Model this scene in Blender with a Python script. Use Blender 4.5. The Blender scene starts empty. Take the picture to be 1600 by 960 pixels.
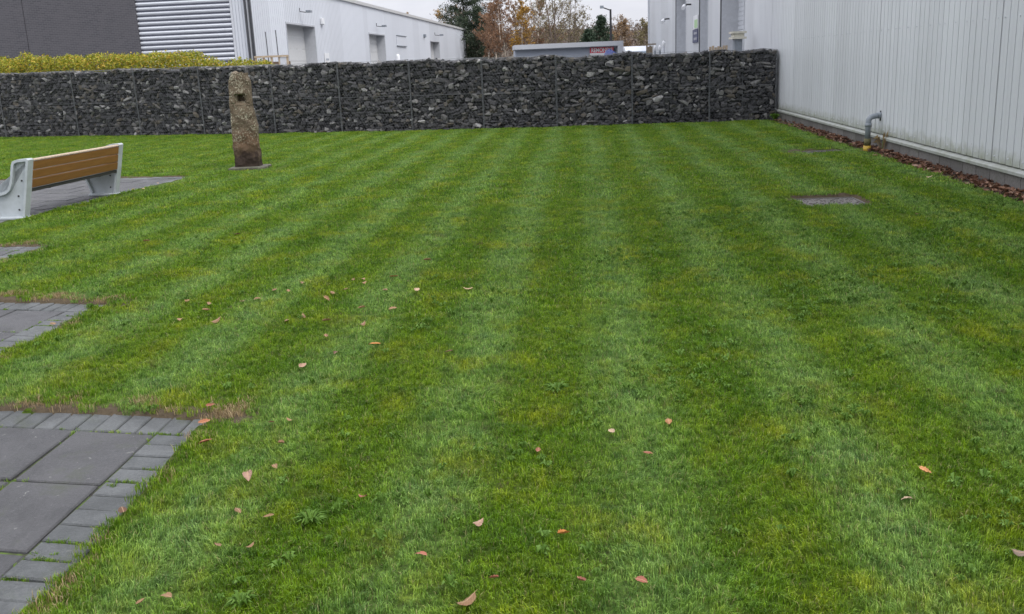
import bpy, bmesh, math, random
import numpy as np
from mathutils import Vector, Matrix, noise as mnoise

random.seed(7); np.random.seed(7)
SC = bpy.context.scene
COL = SC.collection
R = math.radians

# ------------------------------------------------------------------ camera, sky, sun, exposure
cam = bpy.data.cameras.new('camera'); camo = bpy.data.objects.new('camera', cam); COL.objects.link(camo)
cam.sensor_width = 36.0; cam.lens = 36.0 * 1500 / 1600; cam.clip_start = 0.05; cam.clip_end = 3000
_p, _r = R(14.2), R(2.42)
_F = Vector((0, math.cos(_p), -math.sin(_p))); _U0 = Vector((0, math.sin(_p), math.cos(_p))); _R0 = Vector((1, 0, 0))
_Rt = _R0 * math.cos(_r) - _U0 * math.sin(_r); _Up = _R0 * math.sin(_r) + _U0 * math.cos(_r)
M = Matrix((_Rt, _Up, -_F)).transposed().to_4x4(); M.translation = (0, 0, 1.7)
camo.matrix_world = M
SC.camera = camo

SUN_EL, SUN_AZ = 52.0, 125.0            # azimuth clockwise from +Y: high, behind the camera's right shoulder
W = bpy.data.worlds.new('World'); SC.world = W; W.use_nodes = True
nt = W.node_tree; nt.nodes.clear()
wo = nt.nodes.new('ShaderNodeOutputWorld'); bg = nt.nodes.new('ShaderNodeBackground')
sky = nt.nodes.new('ShaderNodeTexSky'); sky.sky_type = 'NISHITA'; sky.sun_disc = False
sky.sun_elevation = R(SUN_EL); sky.sun_rotation = R(SUN_AZ); sky.dust_density = 3.0
tc = nt.nodes.new('ShaderNodeTexCoord'); mp = nt.nodes.new('ShaderNodeMapping'); mp.inputs['Scale'].default_value = (1, 1, 2.6)
ns = nt.nodes.new('ShaderNodeTexNoise'); ns.inputs['Scale'].default_value = 3.2; ns.inputs['Detail'].default_value = 7; ns.inputs['Roughness'].default_value = 0.55
cr = nt.nodes.new('ShaderNodeValToRGB')
cr.color_ramp.elements[0].position = 0.36; cr.color_ramp.elements[0].color = (5.2, 5.3, 5.95, 1)
cr.color_ramp.elements[1].position = 0.66; cr.color_ramp.elements[1].color = (7.4, 7.45, 7.8, 1)
mx = nt.nodes.new('ShaderNodeMix'); mx.data_type = 'RGBA'; mx.inputs[0].default_value = 0.9
nt.links.new(tc.outputs['Generated'], mp.inputs['Vector']); nt.links.new(mp.outputs[0], ns.inputs['Vector'])
nt.links.new(ns.outputs['Fac'], cr.inputs[0]); nt.links.new(sky.outputs[0], mx.inputs[6]); nt.links.new(cr.outputs[0], mx.inputs[7])
# overcast brightening towards the zenith (standard overcast sky: (1 + 2 sin elevation) / 3)
sx_ = nt.nodes.new('ShaderNodeSeparateXYZ'); cl = nt.nodes.new('ShaderNodeMath'); cl.operation = 'MAXIMUM'; cl.inputs[1].default_value = 0.0
ma = nt.nodes.new('ShaderNodeMath'); ma.operation = 'MULTIPLY_ADD'; ma.inputs[1].default_value = 2.0; ma.inputs[2].default_value = 1.0
vm = nt.nodes.new('ShaderNodeVectorMath'); vm.operation = 'SCALE'
nt.links.new(tc.outputs['Generated'], sx_.inputs[0]); nt.links.new(sx_.outputs[2], cl.inputs[0]); nt.links.new(cl.outputs[0], ma.inputs[0])
nt.links.new(mx.outputs[2], vm.inputs[0]); nt.links.new(ma.outputs[0], vm.inputs['Scale'])
nt.links.new(vm.outputs[0], bg.inputs['Color']); bg.inputs['Strength'].default_value = 0.1
nt.links.new(bg.outputs[0], wo.inputs['Surface'])

sl = bpy.data.lights.new('sun', 'SUN'); sl.energy = 1.15; sl.angle = R(22); sl.color = (1, 0.965, 0.92)
so = bpy.data.objects.new('sun', sl); COL.objects.link(so)
_sd = Vector((math.sin(R(SUN_AZ)) * math.cos(R(SUN_EL)), math.cos(R(SUN_AZ)) * math.cos(R(SUN_EL)), math.sin(R(SUN_EL))))
so.rotation_euler = (-_sd).to_track_quat('-Z', 'Y').to_euler()
vs = SC.view_settings
vs.view_transform = 'Standard'; vs.look = 'None'; vs.gamma = 1; vs.use_curve_mapping = False; vs.exposure = 0.42

# ------------------------------------------------------------------ helpers
def link(o, parent=None):
    COL.objects.link(o)
    if parent is not None: o.parent = parent
    return o
def tag(o, label=None, cat=None, group=None, kind=None):
    if label: o['label'] = label
    if cat: o['category'] = cat
    if group: o['group'] = group
    if kind: o['kind'] = kind
    return o
def thing(name, label, cat, loc=(0, 0, 0), rz=0, group=None):
    o = bpy.data.objects.new(name, None); link(o); o.location = loc; o.rotation_euler = (0, 0, rz); o.empty_display_size = 0.2
    return tag(o, label, cat, group)
class MB:
    def __init__(s): s.v = []; s.f = []; s.c = []
    def add(s, vs_, fs_):
        b = len(s.v); s.v.extend([tuple(v) for v in vs_]); s.f.extend([tuple(i + b for i in f) for f in fs_]); return s
    def box(s, x0, y0, z0, x1, y1, z1):
        return s.add([(x0,y0,z0),(x1,y0,z0),(x1,y1,z0),(x0,y1,z0),(x0,y0,z1),(x1,y0,z1),(x1,y1,z1),(x0,y1,z1)],
                     [(3,2,1,0),(4,5,6,7),(0,1,5,4),(1,2,6,5),(2,3,7,6),(3,0,4,7)])
    def obox(s, o, a, b, c):     # corner + three edge vectors
        o, a, b, c = map(Vector, (o, a, b, c))
        return s.add([o, o+a, o+a+b, o+b, o+c, o+a+c, o+a+b+c, o+b+c], [(3,2,1,0),(4,5,6,7),(0,1,5,4),(1,2,6,5),(2,3,7,6),(3,0,4,7)])
    def tube(s, pts, rad, n=6, cap=True):
        pts = [Vector(p) for p in pts]; rings = []
        if not isinstance(rad, (list, tuple)): rad = [rad] * len(pts)
        b = len(s.v)
        for i, p in enumerate(pts):
            t = (pts[min(i+1, len(pts)-1)] - pts[max(i-1, 0)]).normalized()
            a = t.orthogonal().normalized() if i == 0 else (a - t * a.dot(t)).normalized()
            c = t.cross(a)
            for k in range(n):
                q = 2 * math.pi * k / n
                s.v.append(tuple(p + (a * math.cos(q) + c * math.sin(q)) * rad[i]))
        for i in range(len(pts) - 1):
            for k in range(n):
                k2 = (k + 1) % n
                s.f.append((b+i*n+k, b+i*n+k2, b+(i+1)*n+k2, b+(i+1)*n+k))
        if cap:
            s.f.append(tuple(b + k for k in reversed(range(n)))); s.f.append(tuple(b+(len(pts)-1)*n+k for k in range(n)))
        return s
    def prism(s, poly, f0, f1):   # poly 2D, f0/f1 map (u,v)->3D for the two faces
        n = len(poly); b = len(s.v)
        s.v += [tuple(f0(*p)) for p in poly] + [tuple(f1(*p)) for p in poly]
        s.f.append(tuple(b+i for i in reversed(range(n)))); s.f.append(tuple(b+n+i for i in range(n)))
        for i in range(n):
            j = (i+1) % n; s.f.append((b+i, b+j, b+n+j, b+n+i))
        return s
    def mesh(s, name, mat=None, smooth=False):
        m = bpy.data.meshes.new(name); m.from_pydata(s.v, [], s.f)
        if mat: m.materials.append(mat)
        if smooth: m.polygons.foreach_set('use_smooth', [True] * len(m.polygons))
        m.update(); return m
    def build(s, name, mat, parent=None, smooth=False, bevel=0, fix=False):
        m = s.mesh(name, mat, smooth)
        if fix:
            bm = bmesh.new(); bm.from_mesh(m); bmesh.ops.recalc_face_normals(bm, faces=bm.faces); bm.to_mesh(m); bm.free()
        o = link(bpy.data.objects.new(name, m), parent)
        if bevel:
            bv = o.modifiers.new('bevel', 'BEVEL'); bv.width = bevel; bv.segments = 2; bv.limit_method = 'ANGLE'
        return o
def mobj(name, me, parent=None, loc=(0,0,0), rot=(0,0,0), sc=(1,1,1)):
    o = bpy.data.objects.new(name, me); link(o, parent); o.location = loc; o.rotation_euler = rot; o.scale = sc
    return o

# material builder -------------------------------------------------------------
class NT:
    def __init__(s, name):
        s.m = bpy.data.materials.new(name); s.m.use_nodes = True; s.t = s.m.node_tree; s.t.nodes.clear()
        s.out = s.n('ShaderNodeOutputMaterial')
    def n(s, ty, **kw):
        nd = s.t.nodes.new(ty)
        for k, v in kw.items(): setattr(nd, k, v)
        return nd
    def l(s, a, b): s.t.links.new(a, b); return s
    def val(s, sock, v):
        if hasattr(v, 'is_output') or isinstance(v, bpy.types.NodeSocket): s.l(v, sock)
        else: sock.default_value = v
    def pos(s): return s.n('ShaderNodeNewGeometry').outputs['Position']
    def objc(s): return s.n('ShaderNodeTexCoord').outputs['Object']
    def noise(s, vec, scale, detail=4, rough=0.6, sx=(1,1,1), dist=0):
        if sx != (1,1,1):
            m = s.n('ShaderNodeMapping'); m.inputs['Scale'].default_value = sx; s.l(vec, m.inputs['Vector']); vec = m.outputs[0]
        nn = s.n('ShaderNodeTexNoise'); nn.inputs['Scale'].default_value = scale; nn.inputs['Detail'].default_value = detail
        nn.inputs['Roughness'].default_value = rough; nn.inputs['Distortion'].default_value = dist
        s.l(vec, nn.inputs['Vector']); return nn.outputs['Fac']
    def ramp(s, fac, stops, interp='LINEAR'):
        r = s.n('ShaderNodeValToRGB'); cr_ = r.color_ramp; cr_.interpolation = interp
        while len(cr_.elements) < len(stops): cr_.elements.new(0.5)
        for e, (p, c) in zip(cr_.elements, stops):
            e.position = p; e.color = (c, c, c, 1) if isinstance(c, (int, float)) else (*c, 1)
        s.val(r.inputs[0], fac); return r.outputs[0]
    def mix(s, fac, a, b, mode='MIX'):
        m = s.n('ShaderNodeMix', data_type='RGBA', blend_type=mode)
        s.val(m.inputs[0], fac)
        for i, x in ((6, a), (7, b)):
            if isinstance(x, (tuple, list)): m.inputs[i].default_value = (*x, 1) if len(x) == 3 else x
            else: s.l(x, m.inputs[i])
        return m.outputs[2]
    def math(s, op, a, b=0.0, c=None):
        m = s.n('ShaderNodeMath', operation=op); s.val(m.inputs[0], a); s.val(m.inputs[1], b)
        if c is not None: s.val(m.inputs[2], c)
        return m.outputs[0]
    def sep(s, v):
        x = s.n('ShaderNodeSeparateXYZ'); s.l(v, x.inputs[0]); return x.outputs
    def bump(s, h, strength=0.3, dist=0.01):
        b = s.n('ShaderNodeBump'); b.inputs['Strength'].default_value = strength; b.inputs['Distance'].default_value = dist
        s.l(h, b.inputs['Height']); return b.outputs[0]
    def bsdf(s, col, rough=0.7, normal=None, metal=0.0, spec=0.5):
        b = s.n('ShaderNodeBsdfPrincipled')
        if isinstance(col, (tuple, list)): b.inputs['Base Color'].default_value = (*col, 1)
        else: s.l(col, b.inputs['Base Color'])
        s.val(b.inputs['Roughness'], rough); b.inputs['Metallic'].default_value = metal; b.inputs['Specular IOR Level'].default_value = spec
        if normal is not None: s.l(normal, b.inputs['Normal'])
        return b.outputs[0]
    def end(s, sh): s.l(sh, s.out.inputs['Surface']); return s.m
def plain(name, col, rough=0.6, var=0.15, scale=8, metal=0.0, bump=0.0):
    t = NT(name); p = t.pos(); f = t.noise(p, scale, 5)
    c = t.mix(t.ramp(f, [(0.3, 0.0), (0.7, 1.0)]), tuple(x * (1 - var) for x in col), tuple(min(1, x * (1 + var)) for x in col))
    return t.end(t.bsdf(c, rough, t.bump(f, bump, 0.01) if bump else None, metal))

MAT = {}
# lawn colour shared by blades and by the turf below them (world position)
STRIPE = 0.88
def lawn_colour(t, p, deep):
    x, y, z = t.sep(p)
    wob = t.math('MULTIPLY', t.math('SUBTRACT', t.noise(p, 0.55, 2), 0.5), 0.34)
    wob2 = t.math('MULTIPLY', t.math('SUBTRACT', t.noise(p, 4.0, 4), 0.5), 0.28)
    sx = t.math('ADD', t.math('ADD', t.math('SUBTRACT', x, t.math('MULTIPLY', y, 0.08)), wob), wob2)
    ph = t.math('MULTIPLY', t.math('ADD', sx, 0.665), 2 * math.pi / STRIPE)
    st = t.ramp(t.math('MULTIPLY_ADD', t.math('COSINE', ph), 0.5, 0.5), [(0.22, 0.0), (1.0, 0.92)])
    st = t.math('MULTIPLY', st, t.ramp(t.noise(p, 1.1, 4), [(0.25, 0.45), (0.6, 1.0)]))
    st = t.math('MULTIPLY', st, t.ramp(t.math('MULTIPLY_ADD', x, 0.1, 0.9), [(0.2, 0.25), (0.62, 1.0)]))      # painted stripe tone dies out on the left
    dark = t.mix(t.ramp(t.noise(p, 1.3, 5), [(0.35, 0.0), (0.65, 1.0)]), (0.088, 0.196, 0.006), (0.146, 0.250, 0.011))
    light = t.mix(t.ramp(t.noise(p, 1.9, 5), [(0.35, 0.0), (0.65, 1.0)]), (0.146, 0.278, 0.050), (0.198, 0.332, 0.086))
    c = t.mix(st, dark, light)  # mowing stripes: sheen of leaning blades painted into the colour
    moss = t.ramp(t.noise(p, 2.3, 6, 0.62, (1, 0.75, 1)), [(0.51, 0.0), (0.68, 0.8)])
    c = t.mix(moss, c, (0.225, 0.285, 0.012))
    # contrast mottling painted in: lighter clumps and dark shaded gaps between blades
    c = t.mix(1.0, c, t.ramp(t.noise(p, 17, 4, 0.65), [(0.30, (0.40, 0.48, 0.45)), (0.5, (1.0, 1.0, 1.0)), (0.70, (1.50, 1.38, 1.25))]), 'MULTIPLY')
    c = t.mix(1.0, c, t.ramp(t.noise(p, 4.5, 4, 0.6), [(0.32, (0.68, 0.76, 0.8)), (0.5, (1.0, 1.0, 1.0)), (0.7, (1.18, 1.12, 1.0))]), 'MULTIPLY')
    worn = t.ramp(t.noise(p, 3.1, 6, 0.65, dist=0.4), [(0.60, 0.0), (0.76, 0.6)])
    c = t.mix(worn, c, (0.150, 0.115, 0.045))
    cast = t.ramp(t.noise(p, 8.5, 4, 0.6, dist=0.5), [(0.655, 0.0), (0.72, 0.8)])          # worm casts, bare specks
    c = t.mix(cast, c, (0.065, 0.052, 0.030))
    return c

t = NT('grass_blades'); p = t.pos(); c = lawn_colour(t, p, False)
at = t.n('ShaderNodeAttribute', attribute_name='tone'); tv = at.outputs['Fac']
c = t.mix(1.0, c, t.ramp(tv, [(0.0, (0.45, 0.52, 0.40)), (0.5, (1.0, 1.0, 1.0)), (0.85, (1.45, 1.35, 1.3)), (1.0, (2.1, 1.7, 2.2))]), 'MULTIPLY')
c = t.mix(t.ramp(tv, [(0.955, 0.0), (0.965, 0.8)]), c, (0.30, 0.25, 0.12))
b1 = t.bsdf(c, 0.5, spec=0.35); tr = t.n('ShaderNodeBsdfTranslucent'); t.l(c, tr.inputs['Color'])
ms = t.n('ShaderNodeMixShader'); ms.inputs[0].default_value = 0.28; t.l(b1, ms.inputs[1]); t.l(tr.outputs[0], ms.inputs[2])
MAT['grass'] = t.end(ms.outputs[0])

t = NT('turf'); p = t.pos(); c = lawn_colour(t, p, True)
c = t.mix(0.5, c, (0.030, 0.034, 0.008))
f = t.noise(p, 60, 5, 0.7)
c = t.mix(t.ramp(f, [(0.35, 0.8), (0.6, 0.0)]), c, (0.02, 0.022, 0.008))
soil = t.n('ShaderNodeAttribute', attribute_name='soil').outputs['Fac']
sf = t.ramp(t.math('ADD', soil, t.math('MULTIPLY', t.math('SUBTRACT', t.noise(p, 9, 5, 0.7), 0.5), 0.9)), [(0.42, 0.0), (0.58, 1.0)])
sc_ = t.mix(t.noise(p, 35, 5, 0.7), (0.035, 0.027, 0.018), (0.135, 0.105, 0.068))
c = t.mix(sf, c, sc_)
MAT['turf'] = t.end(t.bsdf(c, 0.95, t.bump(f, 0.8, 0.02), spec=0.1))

t = NT('rubble'); oi = t.n('ShaderNodeObjectInfo').outputs['Random']; p = t.pos()
at = t.n('ShaderNodeAttribute', attribute_name='tone').outputs['Fac']
rnd = t.math('FRACT', t.math('ADD', oi, at))
c = t.ramp(rnd, [(0.0, (0.028, 0.028, 0.030)), (0.35, (0.052, 0.052, 0.054)), (0.6, (0.068, 0.067, 0.069)), (0.74, (0.098, 0.095, 0.092)), (0.82, (0.100, 0.086, 0.066)), (0.89, (0.14, 0.137, 0.132)), (0.96, (0.20, 0.196, 0.188)), (1.0, (0.33, 0.325, 0.31))])
f = t.noise(p, 28, 6, 0.7); f2 = t.noise(p, 9, 4, 0.6)
c = t.mix(t.ramp(f, [(0.35, 0.0), (0.7, 0.65)]), c, t.mix(1.0, c, (1.7, 1.7, 1.72), 'MULTIPLY'))
c = t.mix(t.ramp(f2, [(0.62, 0.0), (0.75, 0.35)]), c, (0.11, 0.105, 0.075))
c = t.mix(1.0, c, (0.98, 0.97, 0.97), 'MULTIPLY')
MAT['rubble'] = t.end(t.bsdf(c, 0.8, t.bump(f, 0.5, 0.02), spec=0.35))
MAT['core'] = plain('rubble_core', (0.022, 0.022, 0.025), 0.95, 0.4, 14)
MAT['wire'] = plain('coated_wire', (0.085, 0.092, 0.098), 0.45, 0.1)
MAT['rod'] = plain('lacing_wire', (0.10, 0.105, 0.11), 0.4, 0.15)

def cladding(name, col, dirt=0.5, rough=0.42):
    t = NT(name); p = t.pos(); x, y, z = t.sep(p); oi = t.n('ShaderNodeObjectInfo').outputs['Random']
    c = t.mix(oi, tuple(v * 0.92 for v in col), tuple(v * 1.06 for v in col))
    streak = t.noise(p, 2.0, 6, 0.65, (3.0, 3.0, 0.12))
    c = t.mix(t.ramp(streak, [(0.45, 0.0), (0.75, 0.30 * dirt)]), c, tuple(v * 0.62 for v in col))
    blot = t.noise(p, 0.9, 5, 0.6); c = t.mix(t.ramp(blot, [(0.5, 0.0), (0.8, 0.22 * dirt)]), c, (col[0] * 0.78, col[1] * 0.8, col[2] * 0.8))
    spk = t.noise(p, 16, 3, 0.6); c = t.mix(t.ramp(spk, [(0.70, 0.0), (0.74, 0.35 * dirt)]), c, (0.22, 0.21, 0.18))
    low = t.ramp(t.math('ADD', z, t.math('MULTIPLY', t.math('SUBTRACT', t.noise(p, 6, 5, 0.7), 0.5), 0.35)), [(0.24, 0.8 * dirt), (0.46, 0.0)])
    c = t.mix(low, c, (0.20, 0.21, 0.13))
    return t.end(t.bsdf(c, rough, None, spec=0.4))
MAT['clad'] = cladding('white_cladding', (0.575, 0.592, 0.61), 1.0)
MAT['clad_far'] = cladding('pale_cladding', (0.60, 0.625, 0.665), 0.35)
MAT['clad_grey'] = cladding('grey_cladding', (0.46, 0.475, 0.52), 0.3)
MAT['trim'] = plain('pale_trim', (0.55, 0.57, 0.60), 0.4, 0.08)
MAT['trim_dark'] = plain('dark_trim', (0.055, 0.058, 0.065), 0.5, 0.2)
MAT['reveal'] = plain('grey_reveal', (0.46, 0.475, 0.50), 0.5, 0.08)
MAT['shutter'] = plain('cream_shutter', (0.57, 0.575, 0.57), 0.45, 0.05)
MAT['shutter_w'] = plain('white_shutter', (0.52, 0.54, 0.57), 0.45, 0.05)
t = NT('white_sill'); p = t.pos()
c = t.mix(t.ramp(t.noise(p, 5, 6, 0.7), [(0.4, 0.0), (0.7, 0.8)]), (0.31, 0.32, 0.30), (0.17, 0.185, 0.12))
c = t.mix(t.ramp(t.noise(p, 22, 4, 0.7), [(0.6, 0.0), (0.75, 0.8)]), c, (0.10, 0.105, 0.06))
MAT['sill'] = t.end(t.bsdf(c, 0.6))
t = NT('plinth_block'); p = t.pos(); oi = t.n('ShaderNodeObjectInfo').outputs['Random']
c = t.mix(oi, (0.105, 0.098, 0.092), (0.175, 0.165, 0.155)); f = t.noise(p, 30, 6, 0.7)
c = t.mix(t.ramp(f, [(0.35, 0.5), (0.65, 0.0)]), c, (0.05, 0.048, 0.042)); c = t.mix(t.ramp(t.noise(p, 4, 5), [(0.55, 0.0), (0.75, 0.5)]), c, (0.075, 0.085, 0.04))
MAT['block'] = t.end(t.bsdf(c, 0.9, t.bump(f, 0.5, 0.01)))
MAT['mortar'] = plain('mortar', (0.16, 0.15, 0.14), 0.95, 0.3, 20)
# dark brick face, courses too far off to tell apart
t = NT('dark_brick'); o = t.objc()
br = t.n('ShaderNodeTexBrick'); br.inputs['Scale'].default_value = 1.0; br.inputs['Brick Width'].default_value = 0.225; br.inputs['Row Height'].default_value = 0.075
br.inputs['Mortar Size'].default_value = 0.008; br.inputs['Color1'].default_value = (0.058, 0.057, 0.066, 1); br.inputs['Color2'].default_value = (0.084, 0.080, 0.090, 1); br.inputs['Mortar'].default_value = (0.125, 0.122, 0.128, 1)
t.l(o, br.inputs['Vector'])
c = t.mix(t.ramp(t.noise(o, 0.8, 5), [(0.35, 0.0), (0.7, 0.5)]), br.outputs['Color'], (0.098, 0.094, 0.102))
MAT['dbrick'] = t.end(t.bsdf(c, 0.8, t.bump(br.outputs['Fac'], 0.3, -0.01)))

def paverm(name, a, b, speck):
    t = NT(name); p = t.pos(); oi = t.n('ShaderNodeObjectInfo').outputs['Random']
    c = t.mix(oi, a, b); f = t.noise(p, 70, 6, 0.8); g = t.noise(p, 5, 6, 0.65)
    c = t.mix(t.ramp(f, [(0.32, 0.6), (0.55, 0.0)]), c, tuple(v * 0.4 for v in a))
    c = t.mix(t.ramp(f, [(0.55, 0.0), (0.75, 0.6)]), c, tuple(v * 1.9 for v in b))
    c = t.mix(t.ramp(g, [(0.42, 0.0), (0.72, 0.65)]), c, tuple(v * 1.5 for v in b))
    c = t.mix(t.ramp(t.noise(p, 1.7, 6, 0.7, dist=0.6), [(0.46, 0.0), (0.62, 0.55)]), c, tuple(v * 0.55 for v in a))
    c = t.mix(t.ramp(t.noise(p, 24, 3, 0.6, dist=0.6), [(0.67, 0.0), (0.72, speck)]), c, (0.26, 0.26, 0.24))
    c = t.mix(t.ramp(t.noise(p, 2.6, 6, 0.75), [(0.55, 0.0), (0.72, 0.5)]), c, (0.055, 0.070, 0.025))
    return t.end(t.bsdf(c, t.ramp(g, [(0.3, 0.5), (0.7, 0.85)]), t.bump(f, 0.9, 0.012)))
MAT['slab'] = paverm('paving_slab', (0.054, 0.054, 0.056), (0.078, 0.077, 0.079), 0.7)
MAT['paver'] = paverm('paving_block', (0.070, 0.076, 0.076), (0.118, 0.124, 0.124), 0.3)
t = NT('joint_fill'); p = t.pos(); c = t.mix(t.ramp(t.noise(p, 14, 6, 0.7), [(0.4, 0.0), (0.62, 1.0)]), (0.03, 0.026, 0.02), (0.075, 0.125, 0.015))
MAT['joint'] = t.end(t.bsdf(c, 0.95))
t = NT('yard_tarmac'); p = t.pos(); MAT['yard'] = t.end(t.bsdf(t.mix(t.noise(p, 3, 6), (0.05, 0.05, 0.052), (0.10, 0.10, 0.10)), 0.9))
MAT['hill'] = plain('woodland_floor', (0.075, 0.062, 0.040), 0.95, 0.3, 0.05)
t = NT('bench_concrete'); p = t.pos(); f = t.noise(p, 40, 6, 0.7)
c = t.mix(t.ramp(t.noise(p, 6, 5, 0.7), [(0.4, 0.0), (0.75, 0.6)]), (0.42, 0.455, 0.475), (0.27, 0.30, 0.29)); c = t.mix(t.ramp(f, [(0.68, 0.0), (0.74, 0.7)]), c, (0.09, 0.09, 0.08))
MAT['bench'] = t.end(t.bsdf(c, 0.6, t.bump(f, 0.25, 0.005)))
t = NT('bench_timber'); o = t.objc(); oi = t.n('ShaderNodeObjectInfo').outputs['Random']
g = t.noise(o, 5, 6, 0.7, (0.6, 9, 9)); c = t.mix(t.ramp(g, [(0.3, 0.0), (0.7, 1.0)]), (0.185, 0.080, 0.022), (0.29, 0.135, 0.040))
c = t.mix(t.math('MULTIPLY', oi, 0.35), c, (0.13, 0.062, 0.024)); c = t.mix(t.ramp(t.noise(o, 3, 6, 0.75, (1, 5, 5)), [(0.66, 0.0), (0.72, 0.8)]), c, (0.05, 0.035, 0.02))
MAT['timber'] = t.end(t.bsdf(c, 0.45, t.bump(g, 0.2, 0.004)))
MAT['timber_top'] = plain('pale_timber', (0.40, 0.31, 0.22), 0.7, 0.25, 20)
MAT['steel_dark'] = plain('dark_steel', (0.025, 0.024, 0.022), 0.6, 0.2)
t = NT('old_sandstone'); o = t.objc(); x, y, z = t.sep(o); f = t.noise(o, 14, 7, 0.7); g = t.noise(o, 4.5, 5, 0.65)
c = t.mix(t.ramp(g, [(0.3, 0.0), (0.7, 1.0)]), (0.085, 0.062, 0.042), (0.155, 0.122, 0.082))
c = t.mix(t.ramp(t.math('ADD', z, t.math('MULTIPLY', t.math('SUBTRACT', g, 0.5), 0.9)), [(0.22, 0.85), (0.42, 0.0)]), c, (0.030, 0.020, 0.017))
c = t.mix(t.ramp(t.math('ABSOLUTE', t.math('SUBTRACT', t.math('ADD', z, t.math('MULTIPLY', t.math('SUBTRACT', g, 0.5), 0.5)), 0.52)), [(0.05, 0.5), (0.3, 0.0)]), c, (0.11, 0.055, 0.028))
lz = t.ramp(t.math('ADD', z, t.math('MULTIPLY', t.math('SUBTRACT', g, 0.5), 0.8)), [(1.30, 0.0), (1.55, 0.9)])
c = t.mix(lz, c, t.mix(f, (0.12, 0.125, 0.05), (0.33, 0.35, 0.24)))
li = t.ramp(t.math('ADD', t.noise(o, 42, 5, 0.65, dist=0.4), t.math('MULTIPLY', t.math('SUBTRACT', t.noise(o, 3.5, 3), 0.5), 0.5)), [(0.56, 0.0), (0.61, 0.85)]); li = t.math('MULTIPLY', li, t.ramp(z, [(0.3, 0.0), (0.6, 1.0)]))
c = t.mix(li, c, (0.36, 0.34, 0.25))
MAT['sandstone'] = t.end(t.bsdf(c, 0.9, t.bump(f, 0.7, 0.03), spec=0.2))
MAT['kerbstone'] = plain('mossy_kerb', (0.085, 0.082, 0.058), 0.9, 0.5, 12, bump=0.4)

def leafmat(name, stops, transl=0.25, rough=0.6):
    t = NT(name); at = t.n('ShaderNodeAttribute', attribute_name='tone').outputs['Fac']; oi = t.n('ShaderNodeObjectInfo').outputs['Random']
    c = t.ramp(t.math('FRACT', t.math('ADD', at, oi)), stops)
    b = t.bsdf(c, rough, spec=0.3); tr = t.n('ShaderNodeBsdfTranslucent'); t.l(c, tr.inputs[0])
    ms = t.n('ShaderNodeMixShader'); ms.inputs[0].default_value = transl; t.l(b, ms.inputs[1]); t.l(tr.outputs[0], ms.inputs[2])
    return t.end(ms.outputs[0])
def leafmat_veined(name, stops, transl=0.1):
    t = NT(name); oi = t.n('ShaderNodeObjectInfo').outputs['Random']; o = t.objc(); x, y, z = t.sep(o)
    c = t.n('ShaderNodeObjectInfo').outputs['Color']; c = t.mix(1.0, c, t.ramp(oi, [(0.0, 0.8), (1.0, 1.15)]), 'MULTIPLY')
    c = t.mix(t.ramp(t.noise(o, 5, 5, 0.7), [(0.5, 0.0), (0.75, 0.55)]), c, (0.10, 0.05, 0.03))
    vein = t.ramp(t.math('ABSOLUTE', y), [(0.010, 0.7), (0.03, 0.0)]); sv = t.math('SINE', t.math('MULTIPLY', t.math('SUBTRACT', x, t.math('MULTIPLY', t.math('ABSOLUTE', y), 0.9)), 48.0))
    c = t.mix(t.ramp(sv, [(0.8, 0.0), (1.0, 0.16)]), c, (0.45, 0.30, 0.18)); c = t.mix(vein, c, (0.45, 0.29, 0.17))
    b = t.bsdf(c, 0.6, t.bump(sv, 0.2, 0.02), spec=0.3); tr = t.n('ShaderNodeBsdfTranslucent'); t.l(c, tr.inputs[0])
    ms = t.n('ShaderNodeMixShader'); ms.inputs[0].default_value = transl; t.l(b, ms.inputs[1]); t.l(tr.outputs[0], ms.inputs[2])
    return t.end(ms.outputs[0])
MAT['hedge'] = leafmat('golden_hedge_leaf', [(0, (0.12, 0.16, 0.012)), (0.3, (0.22, 0.25, 0.02)), (0.6, (0.33, 0.32, 0.03)), (0.85, (0.45, 0.36, 0.04)), (1, (0.5, 0.30, 0.05))])
MAT['deadleaf'] = leafmat_veined('fallen_leaf', [(0, (0.12, 0.058, 0.030)), (0.25, (0.30, 0.14, 0.06)), (0.5, (0.46, 0.21, 0.075)), (0.7, (0.54, 0.33, 0.19)), (0.85, (0.42, 0.25, 0.17)), (1, (0.17, 0.10, 0.07))], 0.1)
MAT['litter'] = leafmat('leaf_litter', [(0, (0.05, 0.026, 0.016)), (0.4, (0.115, 0.056, 0.034)), (0.7, (0.19, 0.095, 0.056)), (0.92, (0.29, 0.17, 0.11)), (1, (0.34, 0.24, 0.17))], 0.1)
MAT['weed'] = leafmat('lawn_weed', [(0, (0.060, 0.130, 0.010)), (0.5, (0.095, 0.185, 0.020)), (1, (0.135, 0.235, 0.045))], 0.2)
MAT['straw'] = leafmat('dry_grass', [(0, (0.16, 0.11, 0.05)), (0.5, (0.30, 0.22, 0.11)), (1, (0.40, 0.31, 0.18))], 0.2)
MAT['pine'] = leafmat('pine_needles', [(0, (0.014, 0.026, 0.014)), (0.6, (0.030, 0.048, 0.024)), (1, (0.055, 0.070, 0.036))], 0.1)
MAT['spruce'] = leafmat('spruce_needles', [(0, (0.020, 0.040, 0.022)), (0.6, (0.038, 0.066, 0.036)), (1, (0.065, 0.092, 0.050))], 0.1)
MAT['gold'] = leafmat('gold_leaf', [(0, (0.24, 0.13, 0.02)), (0.5, (0.36, 0.20, 0.03)), (1, (0.46, 0.28, 0.06))], 0.3)
MAT['tan'] = leafmat('tan_leaf', [(0, (0.16, 0.10, 0.055)), (0.5, (0.25, 0.16, 0.085)), (1, (0.34, 0.23, 0.12))], 0.3)
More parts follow.
